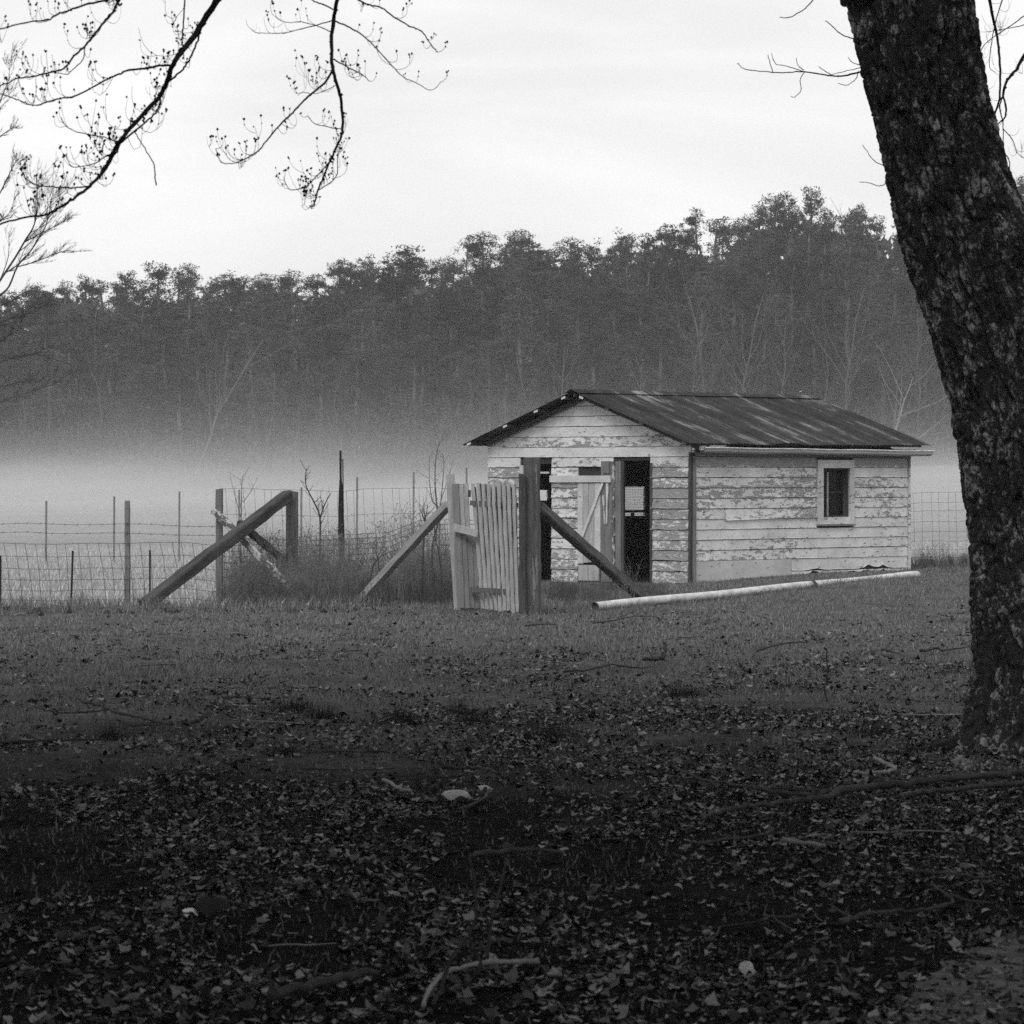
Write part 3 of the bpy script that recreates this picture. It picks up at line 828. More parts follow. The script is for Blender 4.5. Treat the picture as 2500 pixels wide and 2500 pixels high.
gb.f.append(tuple(range(n_))); gb.f.append(tuple(12 * n_ + j for j in reversed(range(n_))))
gut = gb.build('gutter', M['gutter'], shed)
lb = MB(); lb.tube([(0.05 + (SL + 0.32) * i / 12, -0.226, 2.129 + 0.004 * math.sin(i * 1.7) - 0.002 * i) for i in range(13)], 0.013, 6); lb.build('lip', M['pipe'], gut)
MB().box(-0.03, 0.10, -0.20, -0.165, 2.09, 2.16).build('eave_block', M['paint_smooth'], shed)
# flakes of paint lifting off the boards
fl = MB()
for i in range(420):
    on_g = rnd.random() < 0.6
    u = rnd.uniform(0.1, SW - 0.1) if on_g else rnd.uniform(0.1, SL - 0.1); z = rnd.uniform(0.1, 2.0 if on_g else 1.9)
    if on_g and ((0.75 < u < 2.4) or 2.85 < u < 3.65): continue
    if not on_g and 2.9 < u < 4.0 and z > 0.85: continue
    l, hh = rnd.uniform(0.015, 0.07), rnd.uniform(0.008, 0.022); d0 = -0.019; d1 = d0 - rnd.uniform(0.006, 0.02)
    put = gable_put if on_g else side_put; b = len(fl.v)
    fl.v += [put(u, d0, z), put(u + l, d0, z + rnd.uniform(-.005, .005)), put(u + l * 0.9, d1, z + hh), put(u + l * 0.15, d1, z + hh * rnd.uniform(.6, 1))]
    fl.f.append((b, b+1, b+2, b+3))
tag(fl.build('paint_flakes', M['muntin'], shed), kind='stuff')
# ------------------------------------------------------------------ gate posts, gate, braces, pipe
def rough_post(mb, x, y, z0, z1, w, d, lean=(0, 0), flare=1.12, seg=14, jit=0.006):
    n = 10; ring = []
    base = len(mb.v)
    for i in range(seg + 1):
        f = i / seg; z = z0 + (z1 - z0) * f; s = flare + (1 - flare) * min(1, f * 1.5)
        for j in range(n):
            a = 2 * math.pi * (j + 0.5) / n
            c, s_ = math.cos(a), math.sin(a); q = max(abs(c), abs(s_)) ** 0.75
            mb.v.append((x + lean[0] * f + c / q * w * 0.5 * s + rnd.uniform(-jit, jit), y + lean[1] * f + s_ / q * d * 0.5 * s + rnd.uniform(-jit, jit), z + (rnd.uniform(-.012, .012) if i == seg else 0)))
    for i in range(seg):
        for j in range(n): k = base + i * n; mb.f.append((k + j, k + (j + 1) % n, k + n + (j + 1) % n, k + n + j))
    mb.f.append(tuple(base + seg * n + j for j in range(n))); mb.f.append(tuple(base + j for j in reversed(range(n))))
    return mb
def at(px, py, D): return P(px, py, D)

gp = empty('gate_post', (P(1299, 1500, 43.3).x, 43.3, 0)); tag(gp, 'thick dark gate post doubled with a shorter plank, propped by a diagonal beam', 'post', 'timber fence posts')
ox, oy = gp.location.x, gp.location.y; gz = zs(ox, oy)
rough_post(MB(), 0, 0, gz - 0.1, P(0, 1118, 43.3).z, 0.20, 0.19, flare=1.15).build('post', M['post_wood'], gp)
rough_post(MB(), P(1275.5, 0, 43.1).x - ox, -0.16, gz - 0.1, P(0, 1158, 43.1).z, 0.082, 0.10, flare=1.1).build('plank', M['wood_dark'], gp)
a, b = P(1314, 1237, 43.42), G(1566, 1462)
b.z += 0.02
beam_obj('brace', a - gp.location, b - gp.location, 0.13, 0.13, M['beam_mid'], gp, seg=16, jit=0.006, chamfer=0.25)

gate = empty('picket_gate', (-0.3, 44.1, 0)); tag(gate, 'leaning gate of narrow pale pickets with wide planks at its hinge side', 'gate')
gl = Vector(gate.location)
tops = [1154.5, 1167, 1179.5, 1192, 1204.5, 1217, 1229.5, 1242, 1254.5]
for i, px in enumerate(tops):
    f = i / 8; D = 44.5 - 1.15 * f
    p1 = P(px, 1181 + rnd.uniform(-2, 3), D); p0 = P(px + 25 - 15 * f, 0, D - 0.02); p0.z = zs(p0.x, p0.y) + 0.02 + rnd.uniform(-.015, .02)
    mb = MB().beam(p0 - gl, p1 - gl, 0.042, 0.03, up=(0.5, 1, 0), seg=16, jit=0.0045, taper=rnd.uniform(.9, 1.02))
    mb.build('picket', M['picket'], gate)
    if i < 8: MB().beam(p0 - gl + Vector((.03, .05, .03)), p1 - gl + Vector((.029, .05, -.05 * rnd.random())), 0.014, 0.02, up=(0.5, 1, 0), seg=8, jit=0.003).build('batten', M['wood_dark'], gate)
for (pt, pb, wd, m) in ((1112, 1118, 0.085, 'picket'), (1126, 1133, 0.06, 'picket'), (1138, 1145, 0.05, 'picket')):
    D = 44.65; p1 = P(pt, 1181, D); p0 = P(pb + 6, 0, D); p0.z = zs(p0.x, p0.y) + 0.02
    MB().beam(p0 - gl, p1 - gl, wd, 0.025, up=(0.3, 1, 0), seg=10, jit=0.003).build('picket', M['plank_mid'] if pt == 1112 else M['picket'], gate)
for (pt, pb, wd) in ((1119, 1128, 0.075), (1132, 1141, 0.07), (1146, 1153, 0.07), (1159, 1165, 0.06)):
    D = 44.62; p1 = P(pt, 1302 + rnd.uniform(-3, 5), D); p0 = P(pb, 0, D); p0.z = zs(p0.x, p0.y) + 0.03
    MB().beam(p0 - gl, p1 - gl, wd, 0.022, up=(0.3, 1, 0), seg=8, jit=0.004).build('plank', M['plank_mid'], gate)
p = [P(1108, 1287, 44.55), P(1168, 1303, 44.35)]
MB().beam(p[0] - gl, p[1] - gl, 0.035, 0.085, seg=8, jit=0.003).build('rail', M['picket'], gate)
for py in (1228, 1440): MB().beam(P(1150, py, 44.56) - gl, P(1262, py + 5, 43.45) - gl, 0.03, 0.06, seg=6, jit=0.002).build('rail', M['beam_mid'], gate)
for py, px in ((1205, 1146), (1440, 1166)):
    MB().box(-.018, .018, -.01, .01, -.045, .045).build('hinge', M['steel'], gate, loc=P(px, py, 44.5) - gl)

hp = empty('gate_post', (P(1112, 0, 44.8).x, 44.8, 0)); hl = Vector(hp.location); tag(hp, 'pale slim gate post leaning beside the picket gate, propped by a pale pole', 'post', 'timber fence posts')
p1 = P(1099, 1157, 44.8); p0 = P(1118, 0, 44.8); p0.z = zs(p0.x, p0.y) - 0.05
MB().beam(p0 - hl, p1 - hl, 0.085, 0.09, up=(0, 1, 0), seg=12, jit=0.004, taper=1.25).build('post', M['picket'], hp)
b = G(866, 1463); b.z = max(b.z, P(866, 1463, b.y).z)
beam_obj('brace', P(1094, 1231, 44.95) - hl, Vector((P(866, 0, 47.2).x, 47.2, zs(-2.06, 47.2) + 0.06)) - hl, 0.095, 0.09, M['beam_pale'], hp, seg=14, jit=0.005)

pipe = empty('drain_pipe', (0, 0, 0)); tag(pipe, 'long white plastic pipe lying on the grass in front of the shed', 'pipe')
a = G(1451, 1491); b = G(2238, 1410); r = 0.056
a.z += r - 0.006; b.z += r - 0.012
pipe.location = a
d = b - a; n = 40
pts = [a + d * (i / n) - a for i in range(n + 1)]
for i, q in enumerate(pts): q.z += 0.006 * math.sin(i * 0.35) * (0 < i < n)
MB().tube(pts, r, 16, cap=False).build('tube', M['pipe'], pipe, True)
n = 4200; f_ = RNG.random(n); x_ = a.x + d.x * f_ + RNG.normal(0, .06, n); y_ = a.y + d.y * f_ - .07 + RNG.normal(0, .05, n)
tag(blades('pipe_grass', x_, y_, .02 + .09 * RNG.random(n) ** 2.5, .006, .6, M['grass'], .1 + .5 * RNG.random(n)), kind='stuff', label='grass growing against the white pipe')
MB().tube([d * 0.003, d * 0.02], r * 0.9, 16, cap=True).build('bore', M['dark_in'], pipe)
MB().tube([-d.normalized() * 0.004, d.normalized() * 0.01], r + 0.006, 16, cap=False).build('rim', M['beam_mid'], pipe, True)
MB().tube([d * 0.625, d * 0.634], r + 0.014, 14, cap=True).build('coupling', M['wood_dark'], pipe, True)

def fence_post(px, ptop, D, w, mat, label, braces=(), lean=0.0, dz=-0.1):
    x = P(px, 0, D).x; e = empty('fence_post', (x, D, 0)); tag(e, label, 'post', 'timber fence posts')
    rough_post(MB(), 0, 0, zs(x, D) + dz, P(px, ptop, D).z, w, w, lean=(lean, 0), flare=1.05, jit=0.004).build('post', mat, e)
    for (q0, q1, ww, m) in braces:
        beam_obj('brace', Vector(q0) - e.location, Vector(q1) - e.location, ww, ww, m, e, seg=16, jit=0.006, chamfer=0.25)
    return e
DB = 47.6
e = fence_post(713, 1200, 49.2, 0.165, M['beam_mid'], 'grey fence post propped by a long dark diagonal beam, among tall weeds',
    [(P(702, 1210, 49.05), Vector((P(352, 0, 45.2).x, 45.2, zs(-4.6, 45.2) + 0.05)), 0.15, M['beam_dark'])])
e = fence_post(535.5, 1194, 48.3, 0.10, M['wood_grey'], 'thin dark-topped fence post with a flaking diagonal brace crossing the dark beam',
    [(P(522, 1246, 48.15), Vector((P(765, 0, 47.3).x, 47.3, zs(-2.6, 47.3) + 0.04)), 0.085, M['beam_flaky']),
     (P(585, 1278, 48.5), Vector((P(704, 0, 49.6).x, 49.6, P(0, 1378, 49.6).z)), 0.09, M['beam_dark'])])
fence_post(311, 1223, 48.2, 0.075, M['plank_mid'], 'narrow pale fence post standing alone left of the big diagonal beam')
st = empty('fence_stake', (P(833.5, 0, 51.5).x, 51.5, 0)); tag(st, 'tall thin black stake rising from the weeds', 'stake')
mb = MB(); q0 = zs(st.location.x, 51.5) - 0.1; q1 = P(0, 1100, 51.5).z
mb.tube([(0.01 - 0.025 * i / 12, 0, q0 + (q1 - q0) * i / 12) for i in range(13)], [0.03 + 0.014 * math.exp(-((i - 5) / 2.5) ** 2) - 0.014 * (i > 9) for i in range(13)], 6, jit=0.15)
mb.build('stake', M['stake'], st)
mb = MB(); mb.tube([(0.02, 0, q1 - 0.12), (0.035, 0, q0 + 0.75)], 0.008, 4); mb.build('splinter', M['stake'], st)
for (px, pt, D, r_, lab) in ((178, 1345, 48.0, .014, 'short rusty stake in the wire fence left of the pale narrow post'), (366, 1343, 48.0, .012, 'short rusty stake beside the foot of the long diagonal beam'), (1, 1356, 47.6, .016, 'short rusty stake at the very edge of the view')):
    x = P(px, 0, D).x; e = empty('fence_stake', (x, D, 0)); tag(e, lab, 'stake', 'short stakes in the wire fence')
    MB().tube([(-0.03 if px == 178 else 0, 0, zs(x, D) - 0.08), (0, 0, P(px, pt, D).z)], r_, 5, jit=.1).build('rod', M['stake'], e)
for (px, pt, D) in ((112, 1223, 76), (278, 1212, 77), (437, 1200, 78), (583, 1196, 79), (735, 1190, 79), (871, 1165, 80), (1009, 1153, 81), (1138, 1142, 82)):
    x = P(px, 0, D).x; e = empty('fence_stake', (x, D, 0))
    tag(e, 'thin steel fence stake far out in the misty field', 'stake', 'steel stakes across the misty field')
    MB().tube([(0, 0, zs(x, D) - 0.1), (0.01, 0, P(px, pt, D).z)], 0.022, 4).build('rod', M['steel'], e)

# woven wire fences: every line wire and every upright stay is a wire of its own
def woven(name, label, A, B, heights, stays, r=0.003, wob=0.012, slope=0.0, barb=(), mat=None):
    f = empty(name, (A[0], A[1], 0)); tag(f, label, 'wire fence', 'wire fences'); mat = mat or M['wire']
    A = Vector((A[0], A[1], 0)); B = Vector((B[0], B[1], 0)); d = B - A; L = d.length
    def pt(t, h): q = A + d * t; return Vector((q.x, q.y, zs(q.x, q.y) + h)) - A
    ph = rnd.uniform(0, 6)
    def sag(t, k): return 0.02 * math.sin(t * 9 + ph + k * 0.3) + 0.012 * math.sin(t * 23 + k)
    for k, h in enumerate(heights):
        n = max(6, int(L / 0.4))
        MB().tube([pt(i / n, h + sag(i / n, 0) + rnd.uniform(-wob, wob) * 0.3) for i in range(n + 1)], r, 3, False).build('line_wire', mat, f)
    for i in range(stays):
        t = (i + 0.5 + rnd.uniform(-.15, .15)) / stays; sl = slope * (0.6 + 0.8 * rnd.random()) / L
        MB().tube([pt(t + sl * (1 - h / heights[0]) ** 0.8 + rnd.uniform(-wob, wob) / L * 0.5, h + sag(t, 0)) for h in heights], r, 3, False).build('stay_wire', mat, f)
    for k, h in enumerate(barb):
        n = max(8, int(L / 0.3)); pts = [pt(i / n, h + 0.6 * sag(i / n, k + 3)) for i in range(n + 1)]
        mb = MB().tube(pts, r * 0.9, 3, False)
        m_ = int(L / 0.16)
        for i in range(m_):
            q = pt((i + .5) / m_, h + 0.6 * sag((i + .5) / m_, k + 3)); mb.tube([q + Vector((-.012, 0, -.012)), q + Vector((.012, 0, .012))], r * 1.1, 3, False)
        mb.build('barbed_wire', mat, f)
    return f
hs = [0.93, 0.76, 0.60, 0.45, 0.31, 0.18, 0.06]
woven('wire_fence', 'rusty woven wire fence with barbed strands left of the braced posts', (-8.6, 47.4), (P(533, 0, 48.4).x, 48.4), hs, 34, 0.0034, barb=(1.18, 1.06), slope=0.10)
woven('wire_fence', 'woven wire between the two braced posts above the weeds', (P(536, 0, 48.35).x, 48.35), (P(712, 0, 49.3).x, 49.3), [1.02, .94, .86, .78, .70, .61, .5, .36, .2, .08], 8, 0.004)
woven('wire_fence', 'close hog wire panel behind the pale leaning pole', (P(716, 0, 49.4).x, 49.4), (P(1178, 0, 50.2).x, 50.2), [1.05, .99, .92, .85, .77, .69, .6, .47, .33, .18, .06], 22, 0.0042)
woven('wire_fence', 'thin sagging wire mesh behind the weeds and the tall black stake', (P(540, 0, 62).x, 62), (P(1120, 0, 63).x, 63), [1.66, 1.22, .8, .4], 26, 0.003, slope=0.08)
woven('wire_fence', 'wire fence crossing the mist beyond the right end of the shed', (P(2140, 0, 65.5).x, 65.5), (P(2560, 0, 62.5).x, 62.5), [1.42, 1.24, 1.09, .90, .72, .55, .40, .26, .13], 20, 0.003, slope=0.05)

# ------------------------------------------------------------------ dry weeds and saplings along the fence
def weed_mesh(k, h, n, spread, bushy):
    r = random.Random(300 + k); mb = MB()
    for i in range(n):
        a = r.uniform(0, 6.28); rr = spread * math.sqrt(r.random()); hh = h * r.uniform(.45, 1.0); le = r.uniform(0, .35) * hh; la = r.uniform(0, 6.28)
        p = [Vector((rr * math.cos(a) + le * math.cos(la) * (t ** 1.6), rr * math.sin(a) + le * math.sin(la) * (t ** 1.6), hh * t)) for t in (0, .3, .6, .85, 1)]
        r0 = r.uniform(.0018, .0036); mb.tube(p, [r0, r0 * .9, r0 * .7, r0 * .5, r0 * .3], 3, False)
        for q in range(bushy):
            t = r.uniform(.25, .98); i_ = min(3, int(t * 4)); b0 = p[i_].lerp(p[i_ + 1], t * 4 - i_ if i_ < 4 else 1)
            b1 = b0 + Vector((r.uniform(-1, 1), r.uniform(-1, 1), r.uniform(.1, 1.2))) * (0.13 * h * r.uniform(.5, 1.3))
            mb.tube([b0, b0.lerp(b1, .5) + Vector((0, 0, -.01)), b1], [r0 * .6, r0 * .45, r0 * .3], 3, False)
            if r.random() < 0.3: mb.ball(b1, 0.009)
    return mb.mesh('dry_weed')
WM = [weed_mesh(0, 0.55, 40, 0.22, 4), weed_mesh(1, 0.8, 32, 0.2, 6), weed_mesh(2, 1.0, 20, 0.18, 7), weed_mesh(3, 0.4, 50, 0.3, 4), weed_mesh(4, 1.15, 9, 0.14, 6)]
for i, mm in enumerate(WM): mm.materials.append(M['stem'] if i != 3 else M['stem_dark'])
def put_weed(px, D, k, s=1.0, label='tangle of dry weeds growing along the fence', sz=None):
    x = P(px, 0, D).x; o = link('dry_weed', WM[k]); o.location = (x, D, zs(x, D) - 0.02); o.scale = (s, s, sz or s); o.rotation_euler = (0, 0, rnd.uniform(0, 6.28))
    return tag(o, label, 'weed', 'dry weeds along the fence')
for i in range(150):
    f = rnd.random(); px = 566 + 275 * f if i % 5 < 3 else rnd.uniform(850, 1110)
    put_weed(px, rnd.uniform(46.8, 51.5), rnd.choice((0, 1, 1, 1, 2, 2, 3)), rnd.uniform(.75, 1.2))
for i in range(34): put_weed(rnd.uniform(555, 1090), rnd.uniform(47.5, 51), 4, rnd.uniform(.85, 1.15))
for i in range(40): put_weed(rnd.uniform(560, 900), rnd.uniform(48.5, 51), 2, rnd.uniform(.9, 1.2))
for i in range(18): put_weed(rnd.uniform(600, 1120), rnd.uniform(45.6, 48), 3, rnd.uniform(.7, 1.1))
for px in (1345, 1368, 1402, 1440, 1476, 1520): put_weed(px, rnd.uniform(45, 51), rnd.choice((0, 1, 3)), rnd.uniform(.5, .85), 'thin dry weed in the bare patch before the shed doors')
for i in range(30): put_weed(rnd.uniform(1330, 1640), rnd.uniform(46.5, 53), 3, rnd.uniform(.3, .6), 'low dry weed in the bare patch before the shed doors')
for i in range(22): put_weed(rnd.uniform(2235, 2560), rnd.uniform(61, 62.5), rnd.choice((0, 3, 3)), rnd.uniform(.4, .85), 'low weeds at the foot of the fence beyond the shed')
for i in range(26): put_weed(rnd.uniform(-60, 560), rnd.uniform(46.5, 48.5), rnd.choice((0, 3)), rnd.uniform(.25, .6), 'low dry weeds at the foot of the wire fence')

def sapling(px, base_D, paths, mat, label, name='sapling'):
    x = P(px, 0, base_D).x; e = empty(name, (x, base_D, 0)); tag(e, label, 'sapling', 'bare saplings among the weeds')
    for (pl, r0) in paths:
        pts = smooth_path([P(a, b, base_D) - e.location for a, b in pl], 3)
        if pl[0][1] > 1400: pts[0].z = zs(x, base_D) - .03
        mb = MB().tube(pts, [r0 * (1 - .75 * i / (len(pts) - 1)) for i in range(len(pts))], 4)
        for i in range(2, len(pts) - 1):
            for q in range(2):
                if rnd.random() < .7:
                    d = Vector((rnd.uniform(-1, 1), rnd.uniform(-.6, .6), rnd.uniform(.4, 1.3))) * rnd.uniform(.06, .2); mb.tube([pts[i], pts[i] + d * .5 + Vector((0, 0, -.01)), pts[i] + d], r0 * .25, 3, False)
        mb.build('stem', mat, e)
Z3 = lambda L: [(300 + .2847 * a, 1050 + .2847 * b) for a, b in L]
Z4 = lambda L: [(750 + .3106 * a, 1050 + .3106 * b) for a, b in L]
sapling(590, 49, [(Z3([(1005, 1450), (1010, 1000), (1015, 700), (1020, 480), (1030, 380)]), .011), (Z3([(1015, 760), (960, 560), (915, 380)]), .006), (Z3([(1030, 620), (1100, 520), (1155, 400)]), .006)], M['stem'], 'bare grey sapling behind the crossing beams')
sapling(780, 49.5, [(Z3([(1690, 1400), (1690, 1000), (1690, 750), (1640, 620), (1575, 490), (1565, 400), (1575, 330)]), .016), (Z3([(1690, 760), (1730, 640), (1780, 540)]), .012), (Z3([(1720, 700), (1700, 600), (1690, 510)]), .006)], M['stem_dark'], 'forked dark sapling right of the grey braced post')
sapling(1062, 47.8, [(Z4([(1030, 1300), (1040, 900), (1035, 620), (985, 560), (960, 380), (960, 200)]), .012), (Z4([(1020, 620), (1005, 430), (1010, 240), (1030, 130), (1040, 80)]), .01), (Z4([(1030, 700), (1055, 520), (1075, 260), (1060, 180)]), .009), (Z4([(1050, 560), (1100, 400), (1150, 230)]), .006)], M['stem'], 'tall thin bunch of saplings behind the pale leaning pole')
sapling(1035, 46.8, [(Z4([(900, 1250), (915, 900), (925, 720), (940, 640)]), .018), (Z4([(925, 720), (900, 650), (880, 620)]), .008), (Z4([(925, 700), (920, 640), (915, 600)]), .008), (Z4([(1000, 1250), (980, 950), (1020, 760), (1045, 680)]), .014), (Z4([(1060, 1150), (1030, 940), (1010, 850), (1040, 690)]), .011)], M['stem_dark'], 'cut dark sapling stubs crossing behind the pale pole')
sapling(905, 47.5, [(Z4([(480, 1250), (520, 1060), (600, 980), (720, 935)]), .012), (Z4([(590, 1250), (560, 1050), (545, 970), (520, 920)]), .01)], M['stem_dark'], 'bent dark sapling low beside the foot of the pale pole')
# ------------------------------------------------------------------ the big maple: lichen-covered trunk and the boughs that hang into view
DT = 22.0
tl = [(-120, 2045), (0, 2075), (190, 2110), (400, 2160), (580, 2200), (700, 2240), (860, 2290), (1000, 2328), (1130, 2350), (1300, 2364), (1430, 2370), (1600, 2376), (1700, 2372), (1780, 2350), (1850, 2310), (1900, 2270)]
wd_ = [300, 303, 285, 292, 318, 325, 330, 335, 340, 350, 362, 380, 400, 440, 520, 610]
zz_ = np.array([P(0, py, DT).z for py, _ in tl])[::-1]
cxx = np.array([P(l + w_ / 2, 0, DT).x for (py, l), w_ in zip(tl, wd_)])[::-1]
rr_ = np.array([w_ / 2 / F_PX * DT for w_ in wd_])[::-1]
maple = empty('maple_tree', (float(cxx[1]), DT, 0)); ML = Vector(maple.location)
tag(maple, 'huge dark leaning maple with rough lichen-covered trunk and budding boughs overhead', 'tree')
zbot, ztop_ = zs(cxx[0], DT) - 0.12, float(zz_[-1])
NA, NZ = 300, 640
th = np.linspace(0, 2 * np.pi, NA, endpoint=False); zl = np.linspace(zbot, ztop_, NZ)
TH, ZL = np.meshgrid(th, zl)
Rb = np.interp(ZL, zz_, rr_); Cx = np.interp(ZL, zz_, cxx)
# smooth the piecewise lean
kk = np.ones(41) / 41
sm_ = lambda a: np.convolve(np.pad(a, 20, mode='edge'), kk, 'valid')
Rb = np.repeat(sm_(Rb[:, 0])[:, None], NA, 1); Cx = np.repeat(sm_(Cx[:, 0])[:, None], NA, 1)
S = TH * 0.38                                                  # arc length in metres, near enough
warp = 0.05 * (fbm(S * 4, ZL * 2.0, 3, 91) - 0.5)
f1, f2, cid = worley((S + warp) / 0.06 + 1.0 * fbm(S * 9, ZL * 5, 3, 93), ZL / 0.2 + 1.1 * fbm(S * 7, ZL * 3, 3, 94), 95)
g1, g2, gid = worley((S + warp * 2) / 0.16, ZL / 0.7, 97)
plate = sm((f2 - f1 - 0.03) / 0.28); rid = sm((g2 - g1 - 0.02) / 0.22)
fine = fbm(S * 60, ZL * 34, 4, 99) - 0.5; lump = fbm(S * 3.2, ZL * 1.6, 3, 103) - 0.5
deep = plate * (0.35 + 0.65 * rid)
disp = 0.018 * (deep - 0.6) + 0.014 * (cid - 0.5) * plate + 0.022 * fine + 0.05 * lump + 0.012 * (fbm(S * 22, ZL * 9, 3, 105) - 0.5)
crk = np.abs(fbm(S * 11 + warp * 6, ZL * 1.15, 4, 107) - 0.5); crk2 = np.abs(fbm(S * 20, ZL * 3.2, 3, 109) - 0.5)
fur = np.exp(-(crk / 0.042) ** 2); fur2 = np.exp(-(crk2 / 0.03) ** 2)
disp = disp - 0.048 * fur - 0.008 * fur2 + 0.006 + 0.006 * (plate - 0.5)
deep = np.clip(deep * (1 - 0.85 * fur), 0, 1)
butt = 0.16 * np.exp(-(ZL - zbot) / 0.38) * (np.cos(TH * 3 + 0.8) + 0.6 * np.cos(TH * 5 + 2.1))     # root buttresses
RR = Rb + disp + butt
VX = Cx + RR * np.cos(TH) - ML.x; VY = RR * np.sin(TH); 
V = np.stack([VX.ravel(), VY.ravel(), ZL.ravel()], 1)
ia, ja = np.meshgrid(np.arange(NA), np.arange(NZ - 1)); i0 = (ja * NA + ia).ravel(); i1 = (ja * NA + (ia + 1) % NA).ravel()
F = np.stack([i0, i1, i1 + NA, i0 + NA], 1)
trunk = link('trunk', mesh_np('trunk', V, F, True, deep.ravel()), M['bark'], maple)
# upper trunk out of the frame, forking into limbs
top = Vector((float(cxx[-1]) - ML.x, 0, ztop_))
M['bark_plain'] = mat_plain('limb_bark', 0.03, 0.09, (9, 9, 4), bumpd=0.02)
up = smooth_path([top - Vector((0, 0, .25)), top + Vector((-.30, .0, 1.2)), top + Vector((-.5, -.1, 2.6)), top + Vector((-.55, .1, 4.5)), top + Vector((-.3, .2, 7))], 5)
MB().tube(up, [0.375 - 0.22 * i / (len(up) - 1) for i in range(len(up))], 16, jit=.04).build('trunk', M['bark_plain'], maple, True)
fork = top + Vector((-.5, -.1, 2.5))

TW, BD = {}, {}
def twig_cluster(mt, mb_b, p, d, length, r0, depth=0):       # a J-shaped twig that turns up, with buds at its tip
    side = Vector((rnd.uniform(-1, 1), rnd.uniform(-.8, .8), rnd.uniform(-.7, .4)))
    side = (side + d * 0.75).normalized(); upv = Vector((rnd.uniform(-.35, .25), rnd.uniform(-.3, .3), 1)).normalized()
    n = 7; q = p.copy(); pts = [q.copy()]
    for i in range(n):
        f = i / (n - 1); v = side.lerp(upv, min(1, f * 1.05)).normalized(); q = q + v * (length / n); pts.append(q.copy())
    mt.tube(pts, [r0 * (1 - .5 * i / n) for i in range(n + 1)], 4, False)
    if depth < 1 and length > 0.12:
        for k in range(rnd.choice((1, 1, 2, 3))):
            i = rnd.randint(2, n - 1); twig_cluster(mt, mb_b, pts[i], (pts[i + 1] - pts[i]).normalized(), length * rnd.uniform(.3, .6), r0 * .8, 1)
    if rnd.random() < .95:
        t = (pts[-1] - pts[-2]).normalized()
        for k in range(rnd.choice((1, 1, 2, 3))):
            o = Vector((rnd.gauss(0, .004), rnd.gauss(0, .004), rnd.gauss(0, .004))) - t * (k // 2) * 0.02 * rnd.random()
            mb_b.ball(pts[-1] + o, rnd.uniform(.004, .0068), 1.3)
        if rnd.random() < .4: mb_b.ball(pts[-3], rnd.uniform(.003, .005))

def bough(D0, D1, px_pts, r0, r1, start=None, twigs=0, tl_=(.08, .3), t0=0.0, buds=True, name='bough', mat='twig', n=6):
    m = len(px_pts); pts = []
    for i, (a, b) in enumerate(px_pts): pts.append(P(a, b, D0 + (D1 - D0) * i / (m - 1) + 0.10 * math.sin(i * 1.3)) - ML)
    pts = smooth_path(pts, 5); k = len(pts)
    pts = [p + Vector((rnd.gauss(0, 1), rnd.gauss(0, 1), rnd.gauss(0, 1))) * min(.0025, r1 * .5) for p in pts]
    rad = [r0 + (r1 - r0) * (i / (k - 1)) ** .8 for i in range(k)]
    mb = MB()
    if start is not None:
        s0 = smooth_path(list(start) + [pts[0]], 5)[:-1]; rs = [0.10 + (r0 - 0.10) * (i / len(s0)) ** .7 for i in range(len(s0))]
        mb.tube(s0 + pts, rs + rad, 8, jit=.08)
    else: mb.tube(pts, rad, n, jit=.12)
    for i in range(0, k, 3): mb.ball(pts[i] + Vector((rnd.gauss(0, r0 * .3), 0, rnd.gauss(0, r0 * .3))), rad[i] * 1.25)   # knots
    o = mb.build(name, M[mat], maple, True)
    if twigs:
        mt, bb = MB(), MB()
        for q in range(int(twigs * .85 + .5)):
            f = t0 + (1 - t0) * rnd.random(); i = min(k - 2, int(f * (k - 1))); d = (pts[i + 1] - pts[i]).normalized()
            twig_cluster(mt, bb, pts[i].lerp(pts[i + 1], rnd.random()), d, rnd.uniform(*tl_) * (.8 if rnd.random() < .8 else 1.3), min(.0014, rad[i] * .5))
        twig_cluster(mt, bb, pts[-1], (pts[-1] - pts[-2]).normalized(), tl_[0], .0014)
        tag(mt.build('twigs', M['twig'], o), kind='stuff')
        if buds and bb.v: tag(bb.build('buds', M['bud'], o), kind='stuff')
    return o, pts
zA = lambda L: [(.3623 * a, .3623 * b) for a, b in L]
zC = lambda L: [(500 + .3364 * a, .3364 * b) for a, b in L]
zR = lambda L: [(1750 + .3882 * a, .3882 * b) for a, b in L]
DA, DC = 16.5, 17.5
s1 = [fork, fork + Vector((-1.6, -2.0, 1.0)), P(900, -700, 18.2) - ML, P(700, -300, 17.0) - ML]
bough(DA, 15.6, zA([(1470, -10), (1380, 130), (1310, 240), (1230, 340), (1170, 430), (1130, 540), (1085, 640), (1000, 730), (890, 850), (800, 960), (740, 1070), (680, 1170), (600, 1255), (490, 1340), (400, 1400), (300, 1450), (170, 1465), (0, 1510), (-120, 1560)]), .0155, .0035, s1, 62, (.07, .26), .03)
bough(DA - .1, 15.9, zA([(1365, 160), (1330, 270), (1280, 390), (1230, 470), (1140, 550), (1090, 640), (1072, 700), (1050, 760), (960, 840), (830, 950), (770, 1040), (700, 1160), (650, 1210), (600, 1255)]), .005, .004, None, 18, (.07, .2))
bough(DA, 15.4, zA([(1150, 445), (1060, 445), (980, 460), (880, 470), (800, 500), (720, 535), (600, 600), (500, 650), (420, 660), (330, 685), (240, 710), (150, 685), (60, 650), (0, 630), (-60, 600)]), .006, .002, None, 24, (.07, .2))
bough(DA, 16.4, zA([(1250, -20), (1235, 150), (1225, 300)]), .004, .003, None, 7, (.06, .2))
